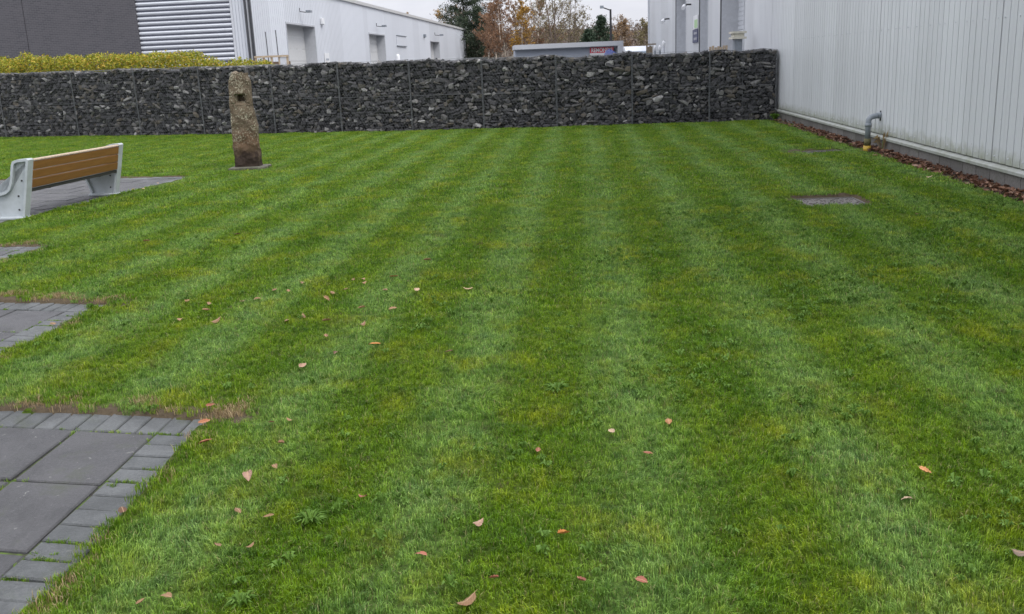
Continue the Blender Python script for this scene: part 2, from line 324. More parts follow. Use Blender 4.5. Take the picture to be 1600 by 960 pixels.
MAT['rust'] = leafmat('rust_leaf', [(0, (0.15, 0.075, 0.040)), (0.5, (0.23, 0.125, 0.068)), (1, (0.31, 0.18, 0.10))], 0.3)
MAT['olive'] = leafmat('olive_leaf', [(0, (0.12, 0.10, 0.045)), (0.5, (0.20, 0.17, 0.08)), (1, (0.29, 0.25, 0.13))], 0.3)
t = NT('birch_bark'); p = t.pos(); c = t.mix(t.ramp(t.noise(p, 2, 5, 0.7, (1, 1, 3)), [(0.5, 0.0), (0.62, 1.0)]), (0.50, 0.43, 0.35), (0.17, 0.13, 0.10))
MAT['birch'] = t.end(t.bsdf(c, 0.8))
MAT['twig'] = plain('twig_bark', (0.15, 0.115, 0.09), 0.85, 0.2)
MAT['bark'] = plain('dark_bark', (0.05, 0.038, 0.028), 0.9, 0.3)
MAT['pipe'] = plain('grey_pipe', (0.21, 0.235, 0.26), 0.45, 0.15, 12)
MAT['yellow'] = plain('worn_yellow_paint', (0.42, 0.27, 0.03), 0.6, 0.35, 25)
MAT['black'] = plain('black_plastic', (0.02, 0.02, 0.022), 0.5, 0.1)
MAT['white'] = plain('white_plastic', (0.72, 0.73, 0.74), 0.4, 0.05)
MAT['navy'] = plain('navy_panel', (0.05, 0.06, 0.13), 0.4, 0.05)
MAT['red'] = plain('red_print', (0.62, 0.05, 0.08), 0.4, 0.05)
MAT['limegreen'] = plain('pale_green_print', (0.38, 0.58, 0.30), 0.4, 0.05)
MAT['tarp'] = plain('blue_tarpaulin', (0.018, 0.035, 0.16), 0.45, 0.25, 6)
MAT['slate'] = plain('slate_panel', (0.29, 0.32, 0.375), 0.5, 0.06, 1)
MAT['fascia'] = plain('grey_fascia', (0.42, 0.435, 0.46), 0.5, 0.06, 1)
MAT['glass'] = plain('dark_glass', (0.05, 0.06, 0.07), 0.08, 0.1)
MAT['vanwhite'] = plain('van_paint', (0.78, 0.80, 0.83), 0.25, 0.03)
MAT['rubber'] = plain('rubber', (0.02, 0.02, 0.02), 0.8, 0.1)
MAT['crate'] = plain('raw_timber', (0.42, 0.33, 0.23), 0.8, 0.25, 9)
MAT['crate_dark'] = plain('dark_timber', (0.15, 0.10, 0.065), 0.85, 0.25, 9)
MAT['post'] = plain('fence_timber', (0.20, 0.155, 0.10), 0.85, 0.25, 9)
MAT['gravel'] = paverm('gravelly_concrete', (0.085, 0.075, 0.068), (0.13, 0.118, 0.108), 0.7)

# ------------------------------------------------------------------ layout constants (metres; camera stands at the origin, looking along +Y)
TEETH = [  # corner (x,y), direction of the right edge running back towards the camera, direction of the top edge running left, lengths
    ((-1.562, 4.691), (-0.055, -1.0), (-1.0, 0.225), 3.0, 2.9),
    ((-3.216, 7.417), (-0.095, -1.0), (-1.0, 0.27), 3.0, 2.22),
    ((-5.033, 10.340), (-0.045, -1.0), (-1.0, 0.16), 3.0, 2.25),
    ((-5.560, 17.215), (-0.185, -1.0), (-1.0, 0.21), 6.0, 6.2),
]
TF = []
for c0, e2, e1, l1, l2 in TEETH:
    e1 = np.array(e1) / np.linalg.norm(e1); e2 = np.array(e2) / np.linalg.norm(e2)
    TF.append((np.array(c0), e1, e2, l1, l2, np.linalg.inv(np.column_stack([e1, e2]))))
def vnoise(x, y, s=1.0, seed=0.0):
    return (np.sin(x*2.1*s+seed)*np.cos(y*1.7*s-seed*1.3) + np.sin(x*4.7*s-y*3.9*s+seed*2.1)*0.6 + np.sin(x*9.3*s+y*7.7*s+seed)*0.35) / 1.95
def edge_dist(x, y):
    """signed distance into the paving (positive inside), and which side is the near one"""
    best = np.full(x.shape, -9.0); top = np.full(x.shape, 9.0)
    for c0, e1, e2, l1, l2, inv in TF:
        a = inv[0,0]*(x-c0[0]) + inv[0,1]*(y-c0[1]); b = inv[1,0]*(x-c0[0]) + inv[1,1]*(y-c0[1])
        d = np.minimum(np.minimum(a, l1 - a), np.minimum(b, l2 - b)); best = np.maximum(best, d)
        tt = np.where((a > -0.25) & (a < l1), np.abs(b), 9.0); top = np.minimum(top, np.where(b < 0.12, tt, 9.0))
    return best, top
COVERS = [((3.40, 10.74), (4.16, 11.60)), ((5.30, 16.75), (5.95, 17.35))]   # sunk covers in the turf
WX = lambda y: 5.02 + 0.087 * y                                              # face line of the white building
gx = np.array([-16.74,-13.72,-11.34,-9.07,-6.71,-4.64,-2.56,-0.55,1.43,3.41,5.40,7.13])
gy = np.array([32.9,31.43,30.6,29.6,28.61,27.95,27.28,26.71,26.26,25.95,25.70,25.55])
GP = np.polyfit(gx, gy, 3)
GY = lambda x: np.polyval(GP, x)
def lawn_z(x, y): return 0.012 * vnoise(x, y, 0.55, 1.0) + 0.006 * vnoise(x, y, 2.4, 4.0)
def ok_lawn(x, y):
    return (x < WX(y) - 0.03) & (y < GY(x) - 0.02)

# ------------------------------------------------------------------ ground, lawn, yard, hill
g = MB().add([(-1500,-200,-0.14),(1500,-200,-0.14),(1500,2500,-0.14),(-1500,2500,-0.14)], [(0,1,2,3)]).build('ground', MAT['yard'])
tag(g, kind='structure')
xs = np.arange(-20, 8.0, 0.08); ys = np.concatenate([np.arange(0.6, 13, 0.05), np.arange(13, 34.2, 0.12)])
X, Y = np.meshgrid(xs, ys); D, T = edge_dist(X, Y)
Dn = D + 0.018 * vnoise(X, Y, 4.0, 2.0)
Z = lawn_z(X, Y) - np.clip((Dn - 0.02) / 0.05, 0, 1) * 0.11
SO = np.clip(1 - np.abs(D) / 0.09, 0, 1) * 0.62
SO = np.maximum(SO, np.where((D < 0.03), np.clip(1 - T / 0.26, 0, 1) * 0.85, 0))
for (a0, b0), (a1, b1) in COVERS:
    dc = np.minimum(np.minimum(X - a0, a1 - X), np.minimum(Y - b0, b1 - Y))
    Z -= np.clip((dc + 0.03) / 0.08, 0, 1) * 0.12; SO = np.maximum(SO, np.clip(1 - np.abs(dc) / 0.16, 0, 1) * 0.95)
SO = np.maximum(SO, np.clip(1.25 - np.hypot((X-5.35)/.62, (Y-17.1)/.55), 0, 1)*0.8)
dw = (WX(Y) - X); SO = np.maximum(SO, np.clip(1 - (dw - 0.16) / 0.22, 0, 1))
SO = np.maximum(SO, np.clip(1 - (GY(X) - Y - 0.06) / 0.25, 0, 1) * 0.8)
nx, ny = len(xs), len(ys); idx = np.arange(nx * ny).reshape(ny, nx)
F = np.stack([idx[:-1,:-1], idx[:-1,1:], idx[1:,1:], idx[1:,:-1]], -1).reshape(-1, 4)
cx_, cy_ = X[:-1,:-1].ravel(), Y[:-1,:-1].ravel()
keep = (cx_ < WX(cy_) + 0.02) & (cy_ < GY(cx_) + 0.3); F = F[keep]
me = bpy.data.meshes.new('lawn'); me.from_pydata(np.stack([X, Y, Z], -1).reshape(-1, 3).tolist(), [], F.tolist())
me.polygons.foreach_set('use_smooth', [True] * len(me.polygons)); me.materials.append(MAT['turf'])
a_ = me.attributes.new('soil', 'FLOAT', 'POINT'); a_.data.foreach_set('value', SO.ravel().astype(np.float32))
lawn = link(bpy.data.objects.new('lawn', me)); tag(lawn, kind='structure')

m = MB(); hx = np.linspace(-260, 300, 57); hyv = np.linspace(125, 420, 16)
hz = lambda x, y: max(-0.3, (y - 125) / 270 * (11.0 + 2 * math.sin(x * 0.013 + 1)) - 0.3 + (mnoise.noise((x * 0.02, y * 0.02, 3)) * 2 if y > 170 else 0))
for y in hyv:
    for x in hx: m.v.append((x, y, hz(x, y)))
for j in range(15):
    for i in range(56): m.f.append((j*57+i, j*57+i+1, (j+1)*57+i+1, (j+1)*57+i))
tag(m.build('hill', MAT['hill'], smooth=True), kind='structure')

# ------------------------------------------------------------------ paving: slabs and border blocks one by one
bed = MB()
for c0, e1, e2, l1, l2, inv in TF:
    c = [c0 + e1*0.01 + e2*0.01, c0 + e1*l1 + e2*0.01, c0 + e1*l1 + e2*l2, c0 + e1*0.01 + e2*l2]
    bed.add([(q[0], q[1], -0.027) for q in c] + [(q[0], q[1], -0.10) for q in c], [(0,1,2,3),(7,6,5,4),(0,4,5,1),(1,5,6,2),(2,6,7,3),(3,7,4,0)])
paving = bed.build('paving', MAT['joint'], fix=True); tag(paving, kind='structure')
def block_at(name, mat, c0, e1, e2, a0, a1, b0, b1, z, gap):
    a0 += gap; a1 -= gap; b0 += gap; b1 -= gap
    if a1 - a0 < 0.03 or b1 - b0 < 0.03: return
    m = MB(); ch = 0.006; tl = [random.uniform(-0.003, 0.003) for _ in range(4)]
    def P(a, b, zz): q = c0 + e1*a + e2*b; return (q[0], q[1], zz)
    cs = [(a0,b0),(a1,b0),(a1,b1),(a0,b1)]; ins = [(a0+ch,b0+ch),(a1-ch,b0+ch),(a1-ch,b1-ch),(a0+ch,b1-ch)]
    m.v = [P(a,b,-0.09) for a,b in cs] + [P(a,b,z-ch+tl[i]) for i,(a,b) in enumerate(cs)] + [P(a,b,z+tl[i]) for i,(a,b) in enumerate(ins)]
    m.f = [(8,9,10,11)] + [(i,(i+1)%4,4+(i+1)%4,4+i) for i in range(4)] + [(4+i,4+(i+1)%4,8+(i+1)%4,8+i) for i in range(4)]
    m.build(name, mat, paving, fix=True)
for ti, (c0, e1, e2, l1, l2, inv) in enumerate(TF):
    bw, bl = 0.235, 0.138
    lim1 = [2.4, 2.3, 2.0, 5.6][ti]
    zb = -0.014
    a = 0.0
    while a < lim1:                                  # top border row
        w = 0.118 if ti < 3 else 0.2
        block_at('block', MAT['paver'], c0, e1, e2, a, a + w, 0, bw, zb + random.uniform(-.003,.003), 0.004); a += w
    b = bw
    while b < l2:                                    # right border row
        block_at('block', MAT['paver'], c0, e1, e2, 0, bw, b, b + bl, zb + random.uniform(-.003,.003), 0.004); b += bl
    sw, sd = (0.45, 0.60) if ti < 3 else (0.60, 0.45)
    b = bw; r = 0
    while b < l2:
        a = bw - (0.0 if ti != 3 else (r % 2) * 0.3)
        first = True
        while a < lim1:
            a0 = max(a, bw)
            block_at('slab', MAT['slab'], c0, e1, e2, a0, a + sw, b, min(b + sd, l2), zb - 0.002 + random.uniform(-.004,.004), 0.008); a += sw
        b += sd; r += 1

# ------------------------------------------------------------------ gabion wall
def hull_mesh(name, pts, mat):
    bm = bmesh.new()
    for p in pts: bm.verts.new(p)
    r = bmesh.ops.convex_hull(bm, input=bm.verts)
    for v in [v for v in bm.verts if not v.link_faces]: bm.verts.remove(v)
    bmesh.ops.recalc_face_normals(bm, faces=bm.faces)
    me = bpy.data.meshes.new(name); bm.to_mesh(me); bm.free()
    if mat: me.materials.append(mat)
    return me
STONES = []
for k in range(22):
    pts = []
    for i in range(15):
        d = Vector((random.gauss(0,1), random.gauss(0,1), random.gauss(0,1))).normalized()
        d = Vector([math.copysign(abs(q) ** 0.62, q) for q in d]); d = d / max(abs(q) for q in d) * random.uniform(0.78, 1.0)
        pts.append(d * 0.5)
    STONES.append(hull_mesh('stone', pts, MAT['rubble']))
SV = [(np.array([v.co for v in s.vertices]), [tuple(p.vertices) for p in s.polygons]) for s in STONES]
def hexwire(w, h, name):
    """hexagonal woven mesh as thin ribbons standing proud of the stone, local x along, z up"""
    m = MB(); cw, chh = 0.082, 0.10; r = 0.0022; row = 0; z = 0
    def seg(p, q):
        d = Vector((q[0]-p[0], 0, q[1]-p[1])); n_ = Vector((-d.z, 0, d.x)).normalized() * r
        if not (0 <= p[0] <= w and 0 <= q[0] <= w and 0 <= p[1] <= h and 0 <= q[1] <= h): return
        y0 = -0.0; a = Vector((p[0], y0, p[1])); b = Vector((q[0], y0, q[1])); t_ = Vector((0, -0.003, 0))
        m.add([a + n_, b + n_, b + t_, a + t_, a - n_, b - n_], [(0,1,2,3),(3,2,5,4)])
    while z < h:
        off = (row % 2) * cw / 2; x = off
        while x < w + cw:
            seg((x, z), (x, z + chh*0.4)); seg((x, z + chh*0.4), (x + cw/2, z + chh*0.7)); seg((x, z + chh*0.4), (x - cw/2, z + chh*0.7)); x += cw
        z += chh * 0.7; row += 1
    return m.mesh(name, MAT['wire'])
ORD = ['first', 'second', 'third', 'fourth', 'fifth', 'sixth', 'seventh', 'eighth', 'ninth', 'tenth', 'eleventh', 'twelfth', 'thirteenth']
px = list(gx[::-1]) + [-19.3]
for k in range(len(px) - 1):
    xr, xl = px[k], px[k+1]
    A = Vector((xl, GY(xl), 0)); B = Vector((xr, GY(xr), 0)); d = B - A; Wd = d.length; ang = math.atan2(d.y, d.x)
    Ht = 1.80 + 0.012 * (7.1 - (xl + xr) / 2); Dp = 0.9
    lab = 'gabion basket of dark broken stone, %s along from the white clad wall' % ORD[k]
    if k == 0: lab = 'gabion basket of dark stone ending against the white clad wall'
    if k == len(px) - 2: lab = 'gabion basket cut by the left edge of the picture'
    bk = thing('gabion_basket', lab, 'gabion', A, ang, 'gabion baskets of the boundary wall')
    MB().box(0.01, 0.16, -0.1, Wd-0.01, Dp-0.02, Ht-0.09).build('stone_core', MAT['core'], bk)
    # face stones
    z = -0.04; cand = []
    def topz(x): return Ht - 0.02 + 0.024 * math.sin(x * 2.3 + k * 1.7) + 0.02 * math.sin(x * 6.1 + k) + 0.02 * math.cos(2 * math.pi * x / Wd)
    while z < Ht - 0.03:
        rh = random.uniform(0.078, 0.132); x = -random.uniform(0, 0.08)
        while x < Wd - 0.04:
            w = min(0.32, max(0.085, random.lognormvariate(math.log(0.155), 0.40))); hh = rh * random.uniform(0.8, 1.45)
            x0, x1 = max(x, 0.0), min(x + w, Wd)
            if x1 - x0 > 0.045:
                cxx = (x0 + x1) / 2; zz = z + rh/2 + random.uniform(-0.022, 0.022); zz = min(zz, topz(cxx) - hh * 0.45)
                cand.append((cxx, zz, (x1-x0) * 1.04, hh))
            x += w * random.uniform(0.88, 1.02)
        z += rh * 0.90
    cand.sort(key=lambda q: -q[2] * q[3])
    fv, ff, ftone = [], [], []
    def fill(x, y, z, w, dd, h, ry):
        vv, fs = random.choice(SV); rz = random.uniform(0, 6.28); q = vv.copy()
        if random.random() < 0.5: q[:,0] *= -1; fs = [f_[::-1] for f_ in fs]
        q = q * np.array([w, dd, h]); c_, s_ = math.cos(ry), math.sin(ry)
        q = np.stack([q[:,0]*c_ + q[:,2]*s_, q[:,1], -q[:,0]*s_ + q[:,2]*c_], -1) + np.array([x, y, z])
        b = len(fv); fv.extend(q.tolist()); ff.extend([tuple(i+b for i in f_) for f_ in fs]); ftone.extend([random.random() ** 1.3] * len(q))
    for i, (x, zz, w, h) in enumerate(cand):
        ry = random.gauss(0, 0.22); dp = random.uniform(0.12, 0.2)
        if i < 275:
            so_ = mobj('stone', random.choice(STONES), bk, (x, 0.03 + dp/2 + random.uniform(-0.015, 0.04) + 0.03*math.sin(x*2.9 + zz*2.2 + k*1.3), zz), (random.uniform(-.3,.3), ry, random.choice((0, math.pi)) + random.uniform(-.3,.3)), (w, dp, h))
        else: fill(x, 0.10 + random.uniform(-.01,.03), zz, w, dp, h, ry)
    for i in range(330):                       # smaller stones filling the gaps behind
        fill(random.uniform(0.05, Wd-0.05), random.uniform(0.13, 0.17), random.uniform(0, Ht-0.14), random.uniform(.09,.16), .12, random.uniform(.06,.1), random.gauss(0,.4))
    x = 0.05
    while x < Wd - 0.03:                       # top layer
        y = 0.10
        while y < Dp:
            h = random.uniform(.06,.11); fill(x + random.uniform(-.03,.03), y + random.uniform(-.03,.03), topz(x) - h * 0.5 + random.uniform(-.025,.0), random.uniform(.12,.2), random.uniform(.12,.2), h, random.gauss(0,.2)); y += 0.14
        x += 0.125
    fm = bpy.data.meshes.new('stone_fill'); fm.from_pydata(fv, [], ff); fm.materials.append(MAT['rubble'])
    fa = fm.attributes.new('tone', 'FLOAT', 'POINT'); fa.data.foreach_set('value', ftone)
    fo = mobj('stone_fill', fm, bk); tag(fo, kind='stuff')
    mobj('wire_mesh', hexwire(Wd, Ht - 0.03, 'wire_mesh'), bk, (0, 0.0, 0))
    tm = hexwire(Wd, Dp, 'top_mesh'); mobj('top_mesh', tm, bk, (0, 0.01, Ht - 0.005), (R(-90), 0, 0), (1, 1, -1) if False else (1, 1, 1)).rotation_euler = (R(-90), 0, 0)
    for xx, rr in ((0.012, 0.009), (Wd - 0.012, 0.009), (Wd / 2 + random.uniform(-.05,.05), 0.004)):
        pts = [(xx + random.uniform(-.006,.006), -0.008 + random.uniform(-.004,.004), -0.05 + (Ht + 0.03) * i / 14) for i in range(15)]
        MB().tube(pts, rr, 5).build('edge_wire', MAT['rod'], bk)
    for zz in (Ht * 0.5, Ht - 0.01):
        pts = [(Wd * i / 16, -0.006 + random.uniform(-.004,.004), (zz if zz < Ht*0.6 else topz(Wd*i/16)) + random.uniform(-.006,.006)) for i in range(17)]
        MB().tube(pts, 0.004 if zz < Ht*0.6 else 0.007, 5).build('edge_wire', MAT['rod'], bk)

# ------------------------------------------------------------------ clad buildings
UR = Vector((0.0867, 0.9962, 0)).normalized(); NR = Vector((-UR.y, UR.x, 0))
def ribbed(m, o, u, nrm, w, z0, z1, pitch, ribw, depth, first=0.0, slope=0.0):
    """vertical trapezoid ribs; o at the foot of the pan plane, ribs stand out along nrm"""
    pr = [(0.0, 0.0)]; x = first
    while x < w - 1e-4:
        for dx, dd in ((pitch*0.5, 0.004), (pitch - ribw, 0), (pitch - ribw + 0.004, -depth), (pitch - 0.004, -depth), (pitch, 0)):
            if x + dx <= w + 1e-4: pr.append((x + dx, dd))
        x += pitch
    if pr[-1][0] < w - 1e-4: pr.append((w, 0))
    b = len(m.v)
    for a, dd in pr:
        q = o + u * a + nrm * dd; m.v += [(q.x, q.y, z0), (q.x, q.y, z1 + slope * a)]
    for i in range(len(pr) - 1): m.f.append((b+2*i, b+2*i+2, b+2*i+3, b+2*i+1))
def wallbox(m, o, u, nrm, s0, s1, d0, d1, z0, z1):
    return m.obox(o + u*s0 + nrm*d0 + Vector((0,0,z0)), u*(s1-s0), nrm*(d1-d0), (0,0,z1-z0))

OW = Vector((5.02, 0, 0))
wh = thing('warehouse', 'long white vertically ribbed warehouse wall along the right of the lawn', 'building', (OW.x, OW.y, 0))
def wadd(m, name, mat, **k):
    m.v = [tuple(Vector(v) - OW) for v in m.v]; return m.build(name, mat, wh, fix=True, **k)
HW = 8.6
DOORS_R = [(31.2, 37.4), (38.4+1.0, 43.9), (49.6, 55.4)]
DOORS_R = [(31.7, 36.9), (41.3, 43.9), (50.5, 55.6)]
segs = []; s = 4.0
for a, b in DOORS_R: segs.append((s, a)); s = b
segs.append((s, 80.0))
# near stretch in separate one metre sheets, lapped at a rib
s = 4.0
while s < 31.69:
    w = min(1.0, 31.7 - s); m = MB();
    ribbed(m, OW + UR * s + NR * (0.034 + random.uniform(-.003,.003)), UR, NR, w, 0.285, HW, 0.2, 0.024, 0.026)
    sh_ = wadd(m, 'cladding_sheet', MAT['clad'])
    if 10 < s < 24:
        fx = MB()
        for zz in (0.36, 2.0, 3.6):
            for a_ in (0.10, 0.50, 0.90):
                q = OW + UR*(s + a_) + NR*0.036; fx.tube([q + Vector((0,0,zz)), q + NR*0.010 + Vector((0,0,zz))], 0.011, 6)
        fx.v = [tuple(Vector(v) - OW) for v in fx.v]; fx.build('fixings', MAT['trim'], sh_, fix=True)
    s += 1.0
for a, b in segs[1:]:
    s = a
    while s < b - 0.05:
        w = min(3.0, b - s); m = MB(); ribbed(m, OW + UR * s + NR * 0.034, UR, NR, w, -0.14, HW, 0.25, 0.03, 0.026); wadd(m, 'cladding_sheet', MAT['clad']); s += 3.0
m = MB()
for a, b in segs: wallbox(m, OW, UR, NR, a, b, -0.30, 0.0, 0.19 if a < 10 else -0.14, HW)
wallbox(m, OW, UR, NR, 4.0, 80.0, -14.0, -1.2, -0.14, HW - 0.02)
wadd(m, 'wall', MAT['reveal'])
m = MB(); wallbox(m, OW, UR, NR, 4.0, 80.1, -14.2, 0.12, HW, HW + 0.3); wadd(m, 'roof_edge', MAT['trim'])
for a, b in DOORS_R:
    m = MB(); n = 34
    for i in range(n): wallbox(m, OW, UR, NR, a, b, -0.62 - 0.02*(i % 2), -0.52, -0.14 + i*5.4/n, -0.14 + (i+0.93)*5.4/n)
    wadd(m, 'roller_door', MAT['shutter_w'])
    for sa, sb in ((a - 0.0, a + 0.06), (b - 0.06, b)):
        m = MB(); wallbox(m, OW, UR, NR, sa, sb, -0.7, 0.065, -0.14, 5.25); wadd(m, 'door_jamb', MAT['reveal'])
    m = MB(); wallbox(m, OW, UR, NR, a + 0.065, b - 0.065, -0.7, -0.50, 5.25, HW); wadd(m, 'door_head', MAT['trim'])
    m = MB(); wallbox(m, OW, UR, NR, a + 0.065, b - 0.065, -0.50, -0.02, 5.12, 5.25); wadd(m, 'door_soffit', MAT['trim_dark'])
    m = MB(); m.tube([OW + UR*(b + 0.14) + NR*0.06 + Vector((0,0,-0.1)), OW + UR*(b + 0.14) + NR*0.06 + Vector((0,0,HW))], 0.045, 8); wadd(m, 'downpipe', MAT['trim_dark'])
m = MB(); wallbox(m, OW, UR, NR, 79.9, 80.15, -0.1, 0.16, -0.14, HW); wadd(m, 'corner_trim', MAT['trim'])
# sill flashing and plinth
m = MB(); s = 4.0
while s < 31.6:
    e = min(s + 2.98, 31.6)
    pr = [(-0.02, 0.205), (0.09, 0.205), (0.09, 0.240), (0.075, 0.250), (-0.02, 0.282)]
    mm = MB(); mm.prism(pr, lambda dd, z, s_=s: OW + UR*s_ + NR*dd + Vector((0,0,z)), lambda dd, z, e_=e: OW + UR*e_ + NR*dd + Vector((0,0,z)))
    wadd(mm, 'sill', MAT['sill']); s += 2.985
m = MB(); wallbox(m, OW, UR, NR, 4.0, 31.6, -0.2, 0.045, -0.14, 0.203); wadd(m, 'plinth', MAT['mortar'])
s = 4.0
while s < 26.2:
    m = MB(); wallbox(m, OW, UR, NR, s, s + 0.432, 0.0, 0.056 + random.uniform(-.003,.003), -0.012, 0.198); wadd(m, 'block', MAT['block'], bevel=0.006); s += 0.442

# fittings on the far part of that wall
def wpt(s, z, out=0.0): q = OW + UR*s + NR*out; return Vector((q.x, q.y, z))
def wall_camera(name, label, P, out, sc_=1.0, cat='camera'):
    q = thing(name, label, cat, P)
    MB().tube([(0,0,0), out*0.18*sc_, out*0.3*sc_ + Vector((0,0,-.06*sc_))], 0.035*sc_, 6).build('bracket', MAT['black'], q)
    e = out*0.3*sc_ + Vector((0,0,-.08*sc_)); dr = (out*0.6 + Vector((0.3,-0.8,-0.25))).normalized()
    MB().tube([e - dr*0.1*sc_, e + dr*0.26*sc_], 0.085*sc_, 8).build('housing', MAT['white'], q, smooth=False)
    return q
wall_camera('security_camera', 'white camera high on the warehouse beyond the third roller door', wpt(60.6, 3.95, 0.04), NR, 1.25)
wall_camera('security_camera', 'white camera on the warehouse above the two-part sign', wpt(48.0, 4.1, 0.04), NR, 1.1)
sg = thing('wall_sign', 'sign with a white and green panel above a navy panel on the warehouse', 'sign', wpt(44.6, 0, 0.05))
def signpart(par, name, mat, o, u, nrm, s0, s1, z0, z1, d=0.03, d0=0.0):
    m = MB(); m.obox(u*s0 + nrm*d0 + Vector((0,0,z0)), u*(s1-s0), nrm*d, (0,0,z1-z0)); return m.build(name, mat, par, fix=True)
signpart(sg, 'upper_panel', MAT['white'], None, UR, NR, 0.2, 2.0, 2.90, 3.50)
signpart(sg, 'green_print', MAT['limegreen'], None, UR, NR, 0.25, 1.5, 2.94, 3.30, 0.006, 0.031)
signpart(sg, 'lower_panel', MAT['navy'], None, UR, NR, 0.2, 2.3, 2.30, 2.88)
for i, (z0, wd_) in enumerate(((2.66, 1.4), (2.42, 1.2))):
    lp = MAT['slate']
    for j in range(5): signpart(sg, 'letter_bar', MAT['fascia'], None, UR, NR, 0.5 + j*0.26, 0.66 + j*0.26, z0, z0 + 0.1, 0.006, 0.031)
# roof-capped flue standing behind the gabion
fl = thing('extract_vent', 'square grey vent post with a cream louvred cap beside the warehouse', 'vent', (7.05, 29.6, -0.14))
MB().box(-.12, -.12, 0, .12, .12, 2.28).build('post', MAT['pipe'], fl, bevel=0.01)
mm = MB().box(-.22, -.2, 2.28, .22, .2, 2.34).box(-.16, -.15, 2.34, .16, .15, 2.44).box(-.22, -.2, 2.44, .22, .2, 2.50); mm.build('cap', plain('cream_cap', (0.55, 0.53, 0.44), 0.6), fl)
pg = thing('timber_pallet', 'pale boards stacked against the first roller door behind the gabion', 'pallet', (7.35, 33.6, -0.14), R(-5))
for i in range(7): MB().box(-.30 + i*.09, -.04, 0, -.23 + i*.09, .04, 2.12 + random.uniform(-.05,.04)).build('board', MAT['crate'], pg)
# row of bollard lamps / meters far along the wall
for i, (s_, zt) in enumerate([(58.5, 2.45), (61.5, 2.25), (66, 2.3), (70, 2.28), (74.5, 2.22)]):
    P = wpt(s_, -0.14, 0.55)
    q = thing('lamp_bollard', ['tall white-headed lamp post beside the third roller door', 'white globe bollard nearest the tall white-headed lamp', 'white globe bollard third along the warehouse foot', 'white globe bollard fourth along the warehouse foot', 'white globe bollard by the far corner of the warehouse'][i], 'lamp', P, 0, 'white bollard lamps along the warehouse')
    MB().tube([(0,0,0), (0,0,zt)], 0.06 if i else 0.08, 8).build('post', MAT['trim' if i == 0 else 'pipe'], q)
    MB().tube([(0,0,zt), (0,0,zt+.06), (0,0,zt+.2), (0,0,zt+.3), (0,0,zt+.34)], [.05,.08,.10,.07,.02], 10).build('globe', MAT['white'], q, smooth=True)
# bent drain pipe at the wall foot
pp = thing('drain_pipe', 'bent grey pipe with a yellow foot rising beside the warehouse wall', 'pipe', (6.22, 16.62, -0.03), 0)
MB().tube([(0,0,0.0), (0,0,.12)], [.068,.064], 14).build('foot', MAT['yellow'], pp, smooth=True)
MB().tube([(0,0,.12), (0,0,.24)], 0.058, 14).build('collar', plain('stained_pipe', (0.10, 0.09, 0.035), 0.8, 0.4, 30), pp, smooth=True)
MB().tube([(0,0,.22), (0,0,.50), (0.005,0.0,.555), (0.035,0,.595), (0.085,0.005,.61), (.20,.015,.625)], .047, 14).build('tube', MAT['pipe'], pp, smooth=True)
MB().tube([(0,0,.44), (0,0,.50)], .055, 14).build('coupling', MAT['pipe'], pp, smooth=True)
MB().tube([(.16,.012,.62), (.215,.016,.626)], .055, 14).build('coupling', MAT['pipe'], pp, smooth=True)
MB().box(.20,-.012,.53,.23,.03,.70).build('bracket', MAT['black'], pp)

# ------------------------------------------------------------------ left building
OL = Vector((-10.9, 44.8, 0)); NL = -NR                      # long wall faces the lawn's right
lb = thing('industrial_unit', 'pale grey industrial unit with three doors behind the gabion wall', 'building', (OL.x, OL.y, 0))
def ladd(m, name, mat, **k):
    m.v = [tuple(Vector(v) - OL) for v in m.v]; return m.build(name, mat, lb, fix=True, **k)
S0, S1, HE = -1.1, 75.6, 5.82
DL = [(4.3, 9.45), (22.7, 28.0), (48.8, 54.6)]; HD = 4.16
s = S0
for a, b in DL + [(S1, S1)]:
    q = s
    while q < a - 0.02:
        w = min(3.0, a - q); m = MB(); ribbed(m, OL + UR*q + NL*0.03, UR, NL, w, -0.14, HE, 0.3, 0.05, 0.032); ladd(m, 'cladding_sheet', MAT['clad_far']); q += 3.0
    if b > a:
        m = MB(); ribbed(m, OL + UR*a + NL*0.03, UR, NL, b - a, HD, HE, 0.3, 0.05, 0.032); ladd(m, 'cladding_sheet', MAT['clad_far'])
    s = b
m = MB(); s = S0
for a, b in DL: wallbox(m, OL, UR, NL, s, a, -0.3, -0.01, -0.14, HE); wallbox(m, OL, UR, NL, a, b, -0.3, -0.01, HD, HE); s = b
wallbox(m, OL, UR, NL, s, S1, -0.3, -0.01, -0.14, HE); ladd(m, 'wall', MAT['clad_far'])
for a, b in DL:
    for i in range(7):
        z0 = -0.14 + i * (HD + 0.14) / 7; m = MB(); wallbox(m, OL, UR, NL, a + 0.06, b - 0.06, -0.62, -0.56, z0, z0 + (HD + 0.14) / 7 - 0.012); ladd(m, 'door_section', MAT['shutter'])
    for x0, x1 in ((a, a + 0.05), (b - 0.05, b)):
        m = MB(); wallbox(m, OL, UR, NL, x0, x1, -0.66, 0.06, -0.14, HD - 0.002); ladd(m, 'door_jamb', MAT['reveal'])
    m = MB(); wallbox(m, OL, UR, NL, a + 0.051, b - 0.051, -0.66, 0.06, HD - 0.09, HD - 0.003); ladd(m, 'door_lintel', MAT['reveal'])
m = MB(); wallbox(m, OL, UR, NL, S0 - 0.1, S1 + 0.1, -0.35, 0.14, HE, HE + 0.20); ladd(m, 'roof_edge', plain('eaves_trim', (0.44, 0.44, 0.43), 0.5, 0.1))
